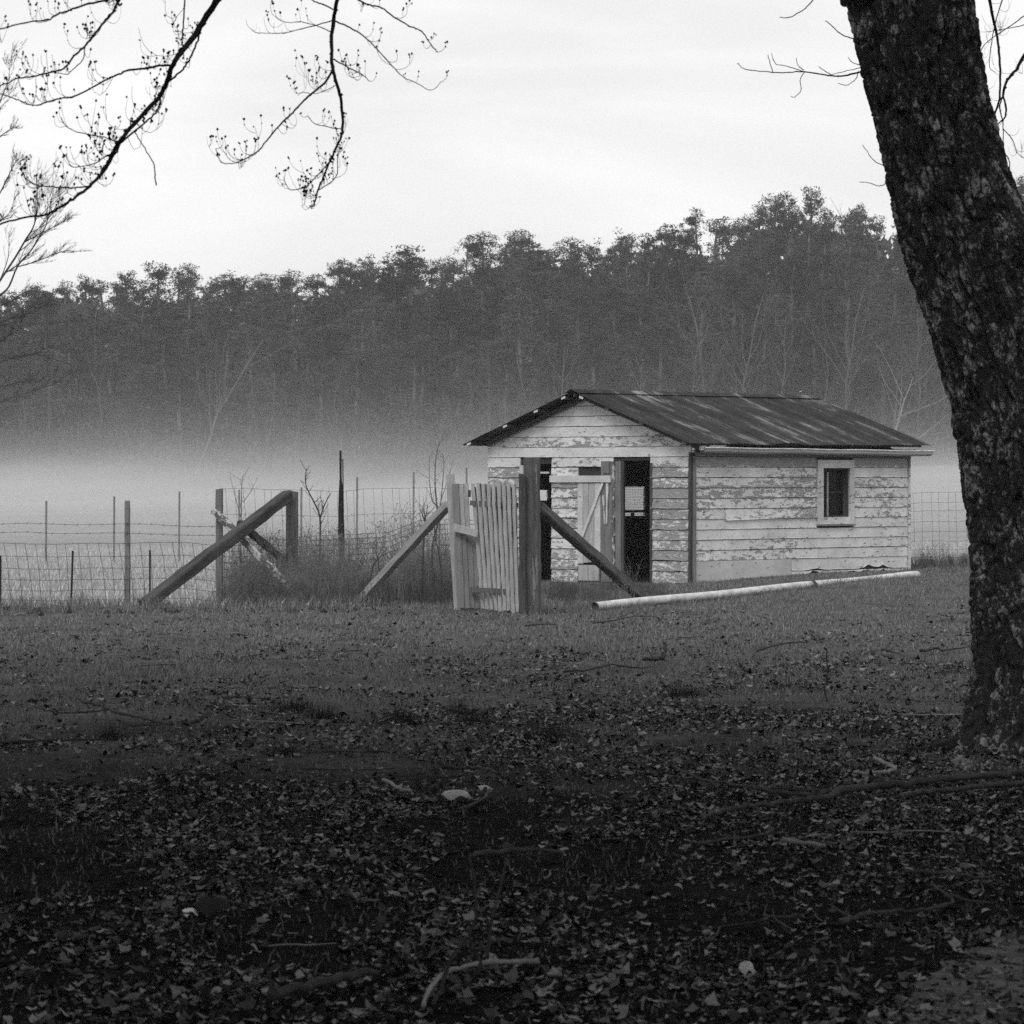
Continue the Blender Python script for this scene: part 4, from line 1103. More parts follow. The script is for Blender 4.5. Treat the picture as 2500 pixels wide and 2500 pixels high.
bough(16.0, 16.1, zA([(910, 885), (960, 970), (1035, 1100), (1042, 1180), (1053, 1250)]), .0024, .003)
bough(16.1, 15.9, zA([(600, 1255), (500, 1265), (400, 1262), (300, 1255), (240, 1245), (190, 1215), (160, 1180)]), .004, .002, None, 16, (.06, .15))
bough(16.1, 15.8, zA([(780, 1020), (700, 1060), (640, 1100), (560, 1120), (480, 1120), (445, 1045)]), .003, .0018, None, 6, (.06, .16))
bough(16.2, 16.0, zA([(790, 960), (700, 925), (590, 905), (480, 875), (430, 830), (412, 795)]), .0028, .002, None, 8, (.06, .2))
s2 = [fork, fork + Vector((-2.0, -2.4, 1.1)), P(520, -700, 17.0) - ML]
bough(16.2, 15.2, zA([(815, -30), (790, 20), (760, 80), (700, 150), (640, 230), (570, 310), (500, 380), (430, 460), (330, 490), (230, 515), (140, 525), (0, 580), (-90, 620)]), .0065, .0028, s2, 26, (.08, .24))
bough(15.6, 15.0, zA([(790, -35), (740, -5), (600, 25), (520, 50), (450, 75), (380, 100), (320, 135), (190, 150), (80, 175), (0, 200), (-90, 230)]), .0055, .0026, [P(470, -400, 16.5) - ML, P(330, -120, 16) - ML], 22, (.07, .2))
bough(16.1, 15.8, zA([(570, 310), (560, 400), (500, 460), (450, 500), (390, 490)]), .0028, .002, None, 5, (.05, .12))
s3 = [fork, fork + Vector((-1.2, -1.8, 1.2)), P(1050, -600, 18.5) - ML, P(860, -200, 17.8) - ML]
bough(DC, 17.0, zC([(962, -10), (935, 150), (920, 330), (925, 480), (945, 570), (985, 710), (1000, 850), (998, 950), (985, 1000), (940, 1100), (890, 1210), (860, 1290), (815, 1390), (805, 1430), (790, 1490), (755, 1495)]), .0105, .003, s3, 20, (.08, .24), .5)
bough(DC, 16.6, zC([(925, 510), (880, 590), (800, 660), (720, 730), (640, 815), (560, 890), (490, 970), (440, 1030), (400, 1085), (350, 1120), (290, 1155), (230, 1180), (150, 1187), (110, 1165), (80, 1080)]), .006, .0018, None, 26, (.07, .2))
bough(DC, 17.4, zC([(930, 150), (1000, 175), (1090, 220), (1170, 275), (1280, 390), (1380, 500), (1450, 565), (1540, 605), (1640, 655), (1710, 600)]), .0045, .0014, None, 11, (.07, .16))
bough(17.8, 17.6, zC([(1050, -50), (1115, 0), (1200, 40), (1280, 55), (1400, 140), (1500, 195), (1570, 225), (1640, 320), (1685, 375)]), .005, .0026, [P(960, -300, 18) - ML], 9, (.07, .2))
bough(DC, 17.4, zC([(935, 430), (1050, 495), (1140, 540), (1190, 585)]), .004, .002, None, 9, (.08, .2))
bough(DC, 17.2, zC([(920, 150), (800, 185), (680, 215), (570, 240), (440, 240), (370, 235), (330, 205)]), .003, .0013, None, 7, (.05, .12), buds=False)
bough(DC, 17.3, zC([(915, 230), (820, 190), (700, 160), (580, 160), (490, 105)]), .003, .0013, None, 8, (.06, .14))
bough(DC, 17.6, zC([(930, 65), (860, 35), (780, 0), (700, -40)]), .004, .003)
bough(17.1, 16.9, zC([(900, 1180), (820, 1270), (740, 1350), (690, 1370), (620, 1375), (580, 1320), (575, 1285)]), .003, .0018, None, 12, (.05, .14))
bough(17.1, 17.1, zC([(815, 1385), (950, 1285), (965, 1150), (980, 1050)]), .0026, .002, None, 14, (.05, .13))
bough(17.3, 17.1, zC([(998, 935), (940, 930), (870, 915), (800, 900), (745, 840)]), .0026, .0018, None, 7, (.05, .16))
bough(17.2, 17.0, zC([(945, 620), (880, 655), (800, 680), (720, 670), (685, 680)]), .002, .0016, None, 5, (.06, .2))
# sparse shoots off the trunk and limbs behind it
bough(22.3, 22.6, zR([(960, 440), (850, 465), (790, 478), (700, 475), (550, 450), (430, 457), (330, 452), (180, 435), (130, 398)]), .0065, .0022)
for L in ([(905, 425), (820, 445), (720, 470)], [(550, 450), (430, 415), (370, 400), (345, 340)], [(550, 455), (525, 500), (528, 570), (490, 610), (465, 605)], [(353, 450), (335, 400), (322, 345)], [(545, 440), (510, 410), (500, 365)], [(715, 468), (670, 440), (640, 418)],
          [(890, 450), (870, 500), (820, 535), (765, 525)], [(895, 408), (850, 390), (825, 362)]): bough(22.4, 22.5, zR(L), .003, .002, name='shoot')
bough(22.3, 22.5, zR([(900, 250), (800, 225), (720, 160), (685, 128)]), .0045, .0025, name='shoot')
bough(22.5, 22.3, zR([(640, -40), (605, 0), (540, 65), (450, 110), (395, 108)]), .005, .0025, name='shoot')
bough(22.3, 22.5, zR([(1100, 1055), (1060, 1045), (990, 1010), (950, 960), (917, 912)]), .0035, .002, name='shoot')
bough(22.3, 22.5, zR([(1110, 1130), (1078, 1145), (1020, 1170), (960, 1150), (900, 1145)]), .0035, .002, name='shoot')
sR = [up[-8], up[-8] + Vector((1.0, 2.0, .6)), P(2480, -300, 25.5) - ML]
for L, a, b, st_ in (([(1715, -10), (1740, 130), (1765, 240), (1780, 400), (1778, 620), (1740, 750), (1760, 900), (1800, 950), (1840, 1010), (1840, 1080)], .012, .003, sR), ([(2050, 200), (1932, 350), (1880, 440), (1830, 500), (1800, 590), (1820, 690), (1800, 750), (1735, 800)], .014, .005, None), ([(1800, 590), (1780, 680), (1800, 770), (1800, 930)], .006, .003, None),
      ([(1990, 60), (1932, 100), (1830, 175), (1700, 265), (1650, 350), (1655, 430)], .005, .002, None), ([(1800, -10), (1750, 150), (1720, 330), (1715, 420), (1750, 455)], .005, .002, None), ([(1800, 810), (1860, 880), (1890, 960), (1940, 1000)], .004, .002, None), ([(1990, 130), (1900, 165), (1760, 190), (1730, 195)], .004, .002, None)):
    bough(25.0, 25.3, zR(L), a, b, st_, 5, (.1, .3), buds=False)
# rest of the bare crown, above the picture
mb = MB()
for i in range(26):
    a = rnd.uniform(0, 6.28); s_ = up[-1 - rnd.randint(0, 10)]; q = [s_]
    for k in range(5): q.append(q[-1] + Vector((math.cos(a), math.sin(a), .55)) * rnd.uniform(.5, 1.0) + Vector((rnd.gauss(0, .2), rnd.gauss(0, .2), 0)))
    mb.tube(q, [.07, .05, .04, .03, .02, .008], 5)
    for k in range(1, 6):
        for j in range(4):
            e_ = q[k] + Vector((rnd.gauss(0, .7), rnd.gauss(0, .7), rnd.uniform(.1, 1.0))); mb.tube([q[k], q[k].lerp(e_, .5) + Vector((0, 0, -.05)), e_], [.015, .01, .004], 3, False)
mb.build('limbs', M['bark_plain'], maple)['kind'] = 'stuff'
M['shade_dark_root'] = mat_plain('shade_dark_root', 0.006, 0.022, (18, 18, 9), bumpd=.02)  # near-black roots: the shade at the trunk foot is put into their colour
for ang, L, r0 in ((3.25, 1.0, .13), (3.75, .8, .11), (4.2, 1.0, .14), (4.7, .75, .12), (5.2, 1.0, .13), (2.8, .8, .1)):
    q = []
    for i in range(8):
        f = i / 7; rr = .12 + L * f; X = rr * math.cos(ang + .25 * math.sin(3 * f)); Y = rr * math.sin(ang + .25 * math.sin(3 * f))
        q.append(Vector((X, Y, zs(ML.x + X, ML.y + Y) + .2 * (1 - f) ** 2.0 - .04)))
    MB().tube(smooth_path(q, 3), [r0 * (1 - .78 * (i / 21)) for i in range(22)], 12, jit=.14).build('root', M['shade_dark_root'], maple, True)
# moss-grown knob at the foot of the trunk
kn = MB(); kn2 = G(2345, 1875)
def stone(c, rx, ry, rz, k, sub=2):
    import bmesh
    bm = bmesh.new(); bmesh.ops.create_icosphere(bm, subdivisions=3, radius=1); r = random.Random(k)
    for v in bm.verts:
        n = float(fbm(np.array([v.co.x * 1.7 + k]), np.array([v.co.y * 1.7 + v.co.z * 1.3]), 3, k)[0]); s = .75 + .5 * n
        v.co = Vector((v.co.x * rx * s, v.co.y * ry * s, v.co.z * rz * s))
    me = bpy.data.meshes.new('knob'); bm.to_mesh(me); bm.free(); me.polygons.foreach_set('use_smooth', np.ones(len(me.polygons), dtype=bool)); return me
M['moss'] = mat_plain('moss', 0.06, 0.2, (30, 30, 30), bumpd=.01)
link('root_knob', stone(None, .085, .07, .05, 4), M['moss'], maple, kn2 - ML + Vector((0, 0, .01)))
# ------------------------------------------------------------------ trees
def pine_mesh(k, full, h=20.0, dens=1.0, spread=1.0, m=38, cl=(.2, .5), nl=.62):
    r = np.random.default_rng(500 + k); rr = random.Random(900 + k); mb = MB()
    n = 12; lean = rr.uniform(-.5, .5)
    tp = [(lean * (i / n) ** 2 + rr.gauss(0, .06), rr.gauss(0, .06), h * .97 * i / n) for i in range(n + 1)]
    mb.tube(tp, [.26 * (1 - .85 * i / n) + .02 for i in range(n + 1)], 6)
    low = .08 if full else rr.uniform(.42, .55)
    tips = []
    nb = int((80 if full else 62) * dens)
    for i in range(nb):
        t = low + (1 - low) * (rr.random() ** .8); g = (t - low) / (1 - low)
        rad = (3.2 if full else 2.3) * spread * (1 - g ** 1.7 * .8) * (.45 + .55 * min(1, g * 4 + .3)) * rr.uniform(.55, 1.15)
        a = rr.uniform(0, 6.28); b = Vector((lean * t * t, 0, h * t * .97)); e = b + Vector((math.cos(a) * rad, math.sin(a) * rad, rad * rr.uniform(-.1, .45)))
        mb.tube([b, b.lerp(e, .6) + Vector((0, 0, -.12)), e], [.05, .035, .015], 3, False)
        for q in range(rr.choice((2, 3, 4))): tips.append((b.lerp(e, rr.uniform(.45, 1.05)) + Vector((rr.gauss(0, .35), rr.gauss(0, .35), rr.gauss(.05, .22))), rr.uniform(*cl) * (1.4 if full else 1)))
    for q in range(6): tips.append((Vector((lean + rr.gauss(0, .4), rr.gauss(0, .4), h * rr.uniform(.94, 1.0))), rr.uniform(.35, .6)))
    c = np.array([p[0][:] for p in tips]); s = np.array([p[1] for p in tips])
    C = np.repeat(c, m, 0); S_ = np.repeat(s, m)
    d = r.normal(size=(len(C), 3)); d /= np.linalg.norm(d, axis=1)[:, None]; d *= (r.random(len(C)) ** .5)[:, None] * np.array([1, 1, .75])
    cen = C + d * S_[:, None]
    ax = r.normal(size=(len(C), 3)); ax[:, 2] = np.abs(ax[:, 2]) * .9; ax /= np.linalg.norm(ax, axis=1)[:, None]
    sd_ = np.cross(ax, r.normal(size=(len(C), 3))); sd_ /= np.linalg.norm(sd_, axis=1)[:, None]
    ln = nl * (.2 + .2 * r.random(len(C)))[:, None]; wd = nl * (.045 + .05 * r.random(len(C)))[:, None]
    V = np.stack([cen - sd_ * wd, cen + sd_ * wd, cen + ax * ln], 1).reshape(-1, 3)
    crown = mesh_np('crown', V, np.arange(len(V)).reshape(-1, 3)); crown.materials.append(M['needles'])
    tm_ = mb.mesh('trunk'); tm_.materials.append(M['pine_bark'])
    return tm_, crown
PINES = [pine_mesh(k, False) for k in range(6)] + [pine_mesh(10 + k, True) for k in range(4)]
def place_pine(k, x, y, hgt, wsc, label, group, rz=None, tip=0):
    e = empty('pine_tree', (x, y, zs(x, y) - .2)); s = hgt / 20.0
    e.scale = (wsc, wsc, s); e.rotation_euler = (rnd.gauss(0, tip), rnd.gauss(0, tip), rnd.uniform(0, 6.28) if rz is None else rz)
    tag(e, label, 'tree', group)
    link('trunk', PINES[k][0], None, e); link('crown', PINES[k][1], None, e)
    return e
GRP = 'pines along the far edge of the field'
prof = [(-60, 705), (20, 712), (75, 700), (118, 697), (170, 690), (212, 672), (255, 690), (300, 664), (345, 690), (388, 640), (425, 668), (462, 648), (505, 690), (545, 668), (590, 664), (640, 668), (675, 676), (725, 664), (770, 668), (826, 632), (860, 640), (895, 626), (935, 655), (975, 640), (1012, 602), (1045, 640), (1077, 636), (1110, 628), (1140, 580), (1178, 572), (1222, 590), (1270, 560), (1310, 600), (1350, 596), (1395, 585), (1440, 588), (1490, 586), (1538, 560), (1580, 575), (1632, 548), (1675, 560), (1708, 514), (1740, 540), (1766, 534), (1810, 530), (1850, 510), (1900, 480), (1930, 474), (1973, 462), (2010, 510), (2060, 508), (2095, 498), (2150, 530), (2195, 545), (2250, 520), (2300, 500), (2360, 480), (2420, 470), (2490, 428), (2540, 440)]
ORD = ['first', 'second', 'third', 'fourth', 'fifth', 'sixth', 'seventh', 'eighth', 'ninth', 'tenth', 'eleventh', 'twelfth', 'thirteenth', 'fourteenth']
ZONES = [(-999, 0, 'beyond the left edge'), (0, 290, 'above the narrow pale fence post'), (290, 620, 'above the crossed fence beams'), (620, 900, 'above the tall black stake'), (900, 1150, 'above the picket gate'), (1150, 1400, 'above the left roof slope'), (1400, 1700, 'above the left shed ridge'), (1700, 2000, 'above the right shed ridge'), (2000, 2300, 'just left of the big trunk'), (2300, 9999, 'behind the big trunk')]
zcount = {}
def zone_label(px, what, pt=None):
    z = next(q for q in ZONES if q[0] <= px < q[1]); k = (what, z[2]); zcount[k] = zcount.get(k, 0) + 1
    return '%s %s, %s from the left there' % (what, z[2], ORD[zcount[k] - 1])
for i, (px, pt) in enumerate(prof):
    D = 262 + rnd.uniform(-8, 8); x = P(px, 0, D).x; hgt = P(px, pt, D).z - zs(x, D) + .2
    lab = zone_label(px, 'skyline pine', pt)
    if px == 1973: lab = 'tall slender pine on the skyline, with an open gap below its round top'
    if px == 1012: lab = 'flat-topped pine jutting above its neighbours left of the shed ridge'
    if px == 388: lab = 'twin-topped pine standing clear of the lower left treeline'
    place_pine(rnd.randrange(6), x, D, hgt, (.8 + hgt / 60 * .6) * rnd.uniform(.75, 1.4), lab, GRP)
def sky_top(px): return float(np.interp(px, [p[0] for p in prof], [p[1] for p in prof]))
for row, (D, lo, hi, step) in enumerate(((284, .6, .8, 70), (273, .76, .96, 58), (254, .68, .9, 62), (247, .55, .82, 72), (241, .35, .66, 88))):
    px = -420 + row * 13
    while px < 2920:
        top = sky_top(np.clip(px, 0, 2500)); Dj = D + rnd.uniform(-4, 4); x = P(px, 0, Dj).x
        hgt = (P(px, top, Dj).z - zs(x, Dj)) * rnd.uniform(lo, hi)
        k = rnd.randrange(6) if row == 1 or (row == 2 and rnd.random() < .5) or (row > 2 and rnd.random() < .3) else 6 + rnd.randrange(4)
        place_pine(k, x, Dj, hgt, (.8 + hgt / 60 * .5) * (1.15 if row != 1 else 1), 'dark pine within the far treeline beyond the misty field', GRP)
        px += step * rnd.uniform(.75, 1.25)

def bare_tree(r, h, trunk_r, levels=4, spread=.55, first=.25, kids=(5, 4, 4, 4), droop=0.0, sides=5, upb=.35, ratio=(.42, .62)):
    mb = MB(); bt = MB()
    def grow(p, d, L, rad, lv):
        n = 6 if lv == 0 else (4 if lv < 3 else 3); pts = [p.copy()]; q = p.copy(); dd = d.copy()
        for i in range(n):
            dd = (dd + Vector((r.gauss(0, .16), r.gauss(0, .16), r.gauss(0, .08) + (upb * .25 if lv else .06) - droop * lv * .08))).normalized(); q = q + dd * (L / n); pts.append(q.copy())
        rads = [rad * (1 - (.75 if lv else .7) * i / n) for i in range(n + 1)]
        (mb if lv < 2 else bt).tube(pts, rads, max(3, sides - lv), False)
        if lv + 1 >= levels: return
        for c in range(kids[lv] + r.randint(-1, 1)):
            t = r.uniform(first if lv == 0 else .2, .98); i = min(n - 1, int(t * n)); b = pts[i].lerp(pts[i + 1], t * n - i)
            ax = (pts[i + 1] - pts[i]).normalized(); o = ax.orthogonal().normalized(); o.rotate(Matrix.Rotation(r.uniform(0, 6.28), 3, ax))
            nd_ = (ax * (1 - spread) + o * spread * r.uniform(.7, 1.3)).normalized()
            grow(b, nd_, L * r.uniform(*ratio) * (1.15 - .4 * t), rads[i] * r.uniform(.4, .62), lv + 1)
    grow(Vector((0, 0, 0)), Vector((r.uniform(-.06, .06), r.uniform(-.06, .06), 1)).normalized(), h, trunk_r, 0)
    zm = max(v[2] for v in bt.v + mb.v); sc_ = h / zm
    for B in (mb, bt): B.v = [(v[0] * sc_, v[1] * sc_, v[2] * sc_) for v in B.v]
    return mb.mesh('trunk', True), bt.mesh('branches')
BARE = [bare_tree(random.Random(40 + k), 16, .15, 5, .42, .3, (10, 7, 6, 4), ratio=(.34, .52)) for k in range(5)]
for a, b in BARE: a.materials.append(M['pale_bark']); b.materials.append(M['brush'])
def place_bare(k, px, D, s, label, rot=(0, 0), group='bare trees in front of the far pines', sw=None):
    x = P(px, 0, D).x; e = empty('bare_tree', (x, D, zs(x, D) - .2)); e.scale = (sw or s, sw or s, s); e.rotation_euler = (rot[0], rot[1], rnd.uniform(0, 6.28)); tag(e, label, 'tree', group)
    link('trunk', BARE[k][0], None, e); link('branches', BARE[k][1], None, e); return e
for px, s in ((40, .5), (150, .55), (250, .72), (330, .45), (640, .68), (740, .45), (830, .6), (905, .42), (1000, .5), (1090, .45), (1200, .62), (1290, .72), (1345, .7), (1440, .5), (1530, .62), (1600, .5), (1680, 1.0), (1716, 1.02), (1800, .55), (1830, .85), (1910, .8), (2020, .7), (2090, .85), (2240, .8), (2320, .9), (2420, .9), (2500, .8)):
    place_bare(rnd.randrange(5), px, rnd.uniform(233, 237), s, zone_label(px, 'faint pale bare tree'), (rnd.gauss(0, .03), rnd.gauss(0, .03)))
place_bare(1, 455, 234, .85, 'pale leaning bare tree slanting across the dark pines on the left', (0, -.42))
SPR = bare_tree(random.Random(77), 13.5, .17, 5, .55, .12, (11, 8, 6, 4), ratio=(.6, .9)); M['white_bark'] = mat_plain('white_bark', 0.16, 0.28, (3, 3, 1)); SPR[0].materials.append(M['white_bark']); SPR[1].materials.append(M['pale_bark'])
e = empty('bare_tree', (P(2175, 0, 225).x, 225, zs(24, 225) - .2)); e.scale = (1.1, 1.1, 1.1); tag(e, 'wide spreading bare tree with pale limbs behind the shed, left of the big trunk', 'tree', 'bare trees in front of the far pines')
link('trunk', SPR[0], None, e); link('branches', SPR[1], None, e)
MUL = bare_tree(random.Random(78), 6.5, .09, 4, .45, .1, (8, 5, 4), ratio=(1.0, 1.6)); MUL[0].materials.append(M['pale_bark']); MUL[1].materials.append(M['brush'])
for px, s, lab in ((1905, 1.0, 'small many-stemmed pale bare tree just above the shed roof'), (1960, .9, 'second many-stemmed bare tree, nearer the end of the shed ridge'), (1560, .9, 'low bare thicket tree above the middle of the shed ridge')):
    x = P(px, 0, 226).x; e = empty('bare_tree', (x, 226, zs(x, 226) - .1)); e.scale = (s, s, s); e.rotation_euler = (0, 0, rnd.uniform(0, 6)); tag(e, lab, 'tree', 'bare trees in front of the far pines')
    link('trunk', MUL[0], None, e); link('branches', MUL[1], None, e)
# thin bare tops on the skyline at the right
SKY_T = bare_tree(random.Random(79), 21, .16, 5, .32, .45, (14, 7, 4, 3), ratio=(.22, .36)); SKY_T[0].materials.append(M['brush']); SKY_T[1].materials.append(M['brush'])
for px, pt in ((2128, 470), (2165, 478), (2190, 482), (1730, 545)):
    D = 258; x = P(px, 0, D).x; e = empty('bare_tree', (x, D, zs(x, D))); s = (P(px, pt, D).z - zs(x, D)) / 21; e.scale = (s, s, s); e.rotation_euler = (0, 0, rnd.uniform(0, 6)); tag(e, zone_label(px, 'tall fraying bare tree'), 'tree', 'bare trees in front of the far pines')
    link('trunk', SKY_T[0], None, e); link('branches', SKY_T[1], None, e)
# brush at the foot of the wood
n = 60000; x = RNG.uniform(-48, 48, n); y = 238 + RNG.normal(0, 3, n); hh = RNG.random(n) ** 1.6 * 4.2 * (.5 + fbm(x * .2, y * .2, 3, 7))
z0 = zt(x, y) + hh; ax = RNG.normal(size=(n, 3)); ax[:, 2] = np.abs(ax[:, 2]) * 2; ax /= np.linalg.norm(ax, axis=1)[:, None]; s_ = np.cross(ax, RNG.normal(size=(n, 3))); s_ /= np.linalg.norm(s_, axis=1)[:, None]
c = np.stack([x, y, z0], 1); V = np.stack([c - s_ * .045, c + s_ * .045, c + ax * .6], 1).reshape(-1, 3)
tag(link('undergrowth', mesh_np('undergrowth', V, np.arange(len(V)).reshape(-1, 3)), M['brush']), kind='stuff', label='dense brushwood at the foot of the far treeline')

n = 64000; x = RNG.uniform(-62, 62, n); y = 292 + RNG.normal(0, 2.5, n); px_ = CX + x / y * F_PX
ht = (CAM_Z + (HORIZON - np.interp(px_, [p[0] for p in prof], [p[1] for p in prof])) / F_PX * y - zt(x, y)) * (.78 + .2 * fbm(x * .25, y * 0, 3, 9))
z0 = zt(x, y) + RNG.random(n) * ht; ax = RNG.normal(size=(n, 3)); ax[:, 2] = np.abs(ax[:, 2]); ax /= np.linalg.norm(ax, axis=1)[:, None]; s_ = np.cross(ax, RNG.normal(size=(n, 3))); s_ /= np.linalg.norm(s_, axis=1)[:, None]
c = np.stack([x, y, z0], 1); V = np.stack([c - s_ * .3, c + s_ * .3, c + ax * 1.0], 1).reshape(-1, 3)
tag(link('woods', mesh_np('woods', V, np.arange(len(V)).reshape(-1, 3)), M['needles']), kind='stuff', label='depth of the pine wood behind the treeline')

# the nearer bare tree leaning in at the left edge
DL = 112.0
x = P(-110, 0, DL).x; e = empty('bare_tree', (x, DL, zs(x, DL) - .2)); tag(e, 'fine-twigged bare tree leaning into view at the left edge, nearer than the pines', 'tree'); el = Vector(e.location)
zL = lambda L: [(.3623 * a, .3623 * b) for a, b in L]
mb = MB(); tr = [(-110, 1240), (-100, 1000), (-70, 860), (-40, 760), (-20, 720)]
tp = smooth_path([P(a, b, DL) - el for a, b in tr], 3); tp[0].z = -.1; mb.tube(tp, [.2 - .1 * i / len(tp) for i in range(len(tp))], 7)
mb2 = MB(); rl = random.Random(5)
def fan(pts, r0, depth):
    pts = smooth_path(pts, 3); k = len(pts); mb2.tube(pts, [r0 * (1 - .75 * i / (k - 1)) for i in range(k)], 4 if depth == 0 else 3, False)
    if depth >= 3: return
    Lt = (pts[-1] - pts[0]).length
    for q in range((16, 10, 7)[depth]):
        t = rl.uniform(.15, 1.0); i = min(k - 2, int(t * (k - 1))); d = (pts[i + 1] - pts[i]).normalized()
        s_ = (d + Vector((rl.uniform(-.5, .9), rl.uniform(-.6, .6), rl.uniform(-.35, .6)))).normalized(); L = Lt * rl.uniform(.2, .42); b = pts[i]
        m1 = b + s_ * L * .5; e1 = m1 + (s_ + Vector((rl.gauss(0, .2), 0, rl.uniform(0, .5)))).normalized() * L * .5
        fan([b, m1, e1], max(.003, r0 * (1 - .7 * t) * .45), depth + 1)
for L, r0 in (([(-60, 1990), (0, 1890), (100, 1740), (170, 1620), (220, 1540), (245, 1450), (250, 1330), (245, 1190)], .075), ([(0, 1990), (60, 1932), (120, 1790), (200, 1700), (290, 1560), (330, 1450), (345, 1340)], .06), ([(170, 1630), (260, 1580), (400, 1510), (440, 1490)], .03), ([(110, 1800), (250, 1760), (400, 1700), (480, 1690)], .028),
              ([(-60, 1400), (0, 1300), (60, 1180), (100, 1100), (110, 1080)], .04), ([(-120, 1000), (0, 920), (70, 870), (110, 860)], .035), ([(-100, 900), (-30, 760), (20, 640), (60, 520), (60, 400)], .035), ([(-100, 1560), (-20, 1500), (60, 1440), (100, 1330)], .03),
              ([(-60, 2080), (60, 2040), (180, 1960), (300, 1920)], .03), ([(-80, 2200), (40, 2160), (160, 2120), (330, 2050)], .03), ([(-80, 2480), (60, 2420), (200, 2390), (330, 2400)], .03), ([(-80, 2620), (80, 2590), (220, 2560), (360, 2570)], .028), ([(-80, 2340), (20, 2290), (120, 2200), (150, 2120)], .028), ([(-80, 2720), (60, 2690), (200, 2640), (380, 2590)], .028)):
    pts = [P(a, b, DL + rl.uniform(-.2, .2) + .4 * math.sin(j)) - el for j, (a, b) in enumerate(zL(L))]
    fan(pts, r0 * .72, 0)
mb.build('trunk', M['dark_bark'], e, True); mb2.build('branches', M['dark_bark'], e)

# unseen evergreens added over and behind the camera to shade the near ground
SHADE_PINE = pine_mesh(30, False, 20.0, 2.6, 2.9, 46, (.4, .8), 1.6)
for (x, y, s) in ((-4.6, 5.2, .95), (-1.8, -3.5, 1.0), (2.6, -5.5, 1.0), (-6.2, 12.5, .95), (-6.0, 18.5, .9), (6.6, 16.0, .9), (-8, -3, 1.0), (8.5, -4, 1.0), (-13, 5, 1.0), (13, 4, 1.0), (0, -12, 1.1), (-12, 14, 1.0), (12.5, 13, 1.0)):
    e = empty('pine_tree', (x, y, zs(x, y) - .1)); e.scale = (s * 1.05, s * 1.05, s * .8); e.rotation_euler = (0, 0, rnd.uniform(0, 6.28)); tag(e, 'unseen broad evergreen added to shade the near lawn', 'tree', 'added shade evergreens over the near lawn')
    link('trunk', SHADE_PINE[0], None, e); link('crown', SHADE_PINE[1], None, e)

# ------------------------------------------------------------------ sticks, tufts and odd leaves on the lawn
def stick(label, paths, base, mat='stick', name='fallen_branch', lift=.45, cat='branch', group='fallen branches on the lawn'):
    e = None
    bp = G(*base); e = empty(name, bp); tag(e, label, cat, group)
    for (L, r0, r1) in paths:
        pts = []
        for (a, b) in L:
            Dg = Gd(a, b); D = bp.y + (Dg - bp.y) * (1 - lift)
            p_ = P(a, b, D); p_.z = max(p_.z, zs(p_.x, p_.y) + r0 + .04); pts.append(p_ - bp)
        pts = smooth_path(pts, 4); k = len(pts)
        pts = [q + Vector((rnd.gauss(0, r0 * .25), rnd.gauss(0, r0 * .4), rnd.gauss(0, r0 * .25))) for q in pts]
        MB().tube(pts, [r0 + (r1 - r0) * i / (k - 1) for i in range(k)], 6, jit=.15).build('stem' if len(paths) > 1 else 'stick', M[mat], e, True)
    return e
q1 = lambda L: [(.4658 * a, 1450 + .4658 * b) for a, b in L]
q2 = lambda L: [(800 + .4658 * a, 1450 + .4658 * b) for a, b in L]
q3 = lambda L: [(1600 + .4658 * a, 1450 + .4658 * b) for a, b in L]
q4 = lambda L: [(.4658 * a, 1950 + .4658 * b) for a, b in L]
q5 = lambda L: [(800 + .4658 * a, 1950 + .4658 * b) for a, b in L]
q6 = lambda L: [(1600 + .4658 * a, 1950 + .4658 * b) for a, b in L]
stick('forked dark branch with thin raised twigs lying on the left lawn', [(q1([(905, 724), (800, 685), (700, 650), (610, 620), (565, 603), (500, 580), (440, 565), (395, 535), (408, 505), (408, 480)]), .012, .004), (q1([(565, 605), (500, 615), (430, 620), (320, 622), (210, 600), (185, 588)]), .007, .004), (q1([(800, 690), (740, 715), (650, 715)]), .005, .003), (q1([(905, 724), (820, 718), (700, 732)]), .005, .003)], (420, 1788))
stick('short thick broken stick right of the forked branch', [(q1([(965, 725), (1010, 690), (1050, 655), (1085, 615)]), .016, .012)], (450, 1788), lift=.8)
stick('small curved black twig standing up from the grass', [(q1([(1135, 640), (1160, 590), (1172, 555), (1160, 530)]), .008, .006), (q1([(1172, 548), (1250, 540), (1340, 545), (1440, 548)]), .007, .003)], (530, 1748), lift=.9)
stick('straight thin branch lying across the far left of the litter', [(q1([(-30, 822), (150, 815), (330, 810), (550, 806)]), .011, .006)], (100, 1830), lift=0)
stick('pale peeled twig curving beside the big pale leaf', [(q2([(295, 1022), (370, 1070), (440, 1086)]), .011, .008)], (965, 1940), 'stick_pale', lift=0)
stick('dark curved stick below the big pale leaf', [(q2([(845, 1060), (820, 1110), (760, 1150), (690, 1182)]), .009, .005)], (1140, 1995), lift=.2)
stick('long straight dark stick in the litter above the big pale leaf', [(q2([(600, 955), (700, 958), (790, 964), (905, 988)]), .012, .007), (q2([(590, 960), (605, 985), (615, 1005)]), .007, .006)], (1150, 1900), lift=0)
stick('bent dark branch lying before the little broken stump', [(q2([(1240, 452), (1370, 430), (1490, 388), (1590, 410), (1700, 400)]), .012, .006)], (1490, 1650), lift=.4)
stick('little broken stump with split upright shard', [(q2([(1715, 362), (1755, 335), (1768, 300), (1766, 252)]), .022, .013), (q2([(1730, 355), (1700, 330), (1675, 280)]), .008, .004), (q2([(1650, 400), (1690, 390), (1730, 370)]), .016, .012)], (1612, 1625), lift=.95, name='stump', cat='stump', group=None)
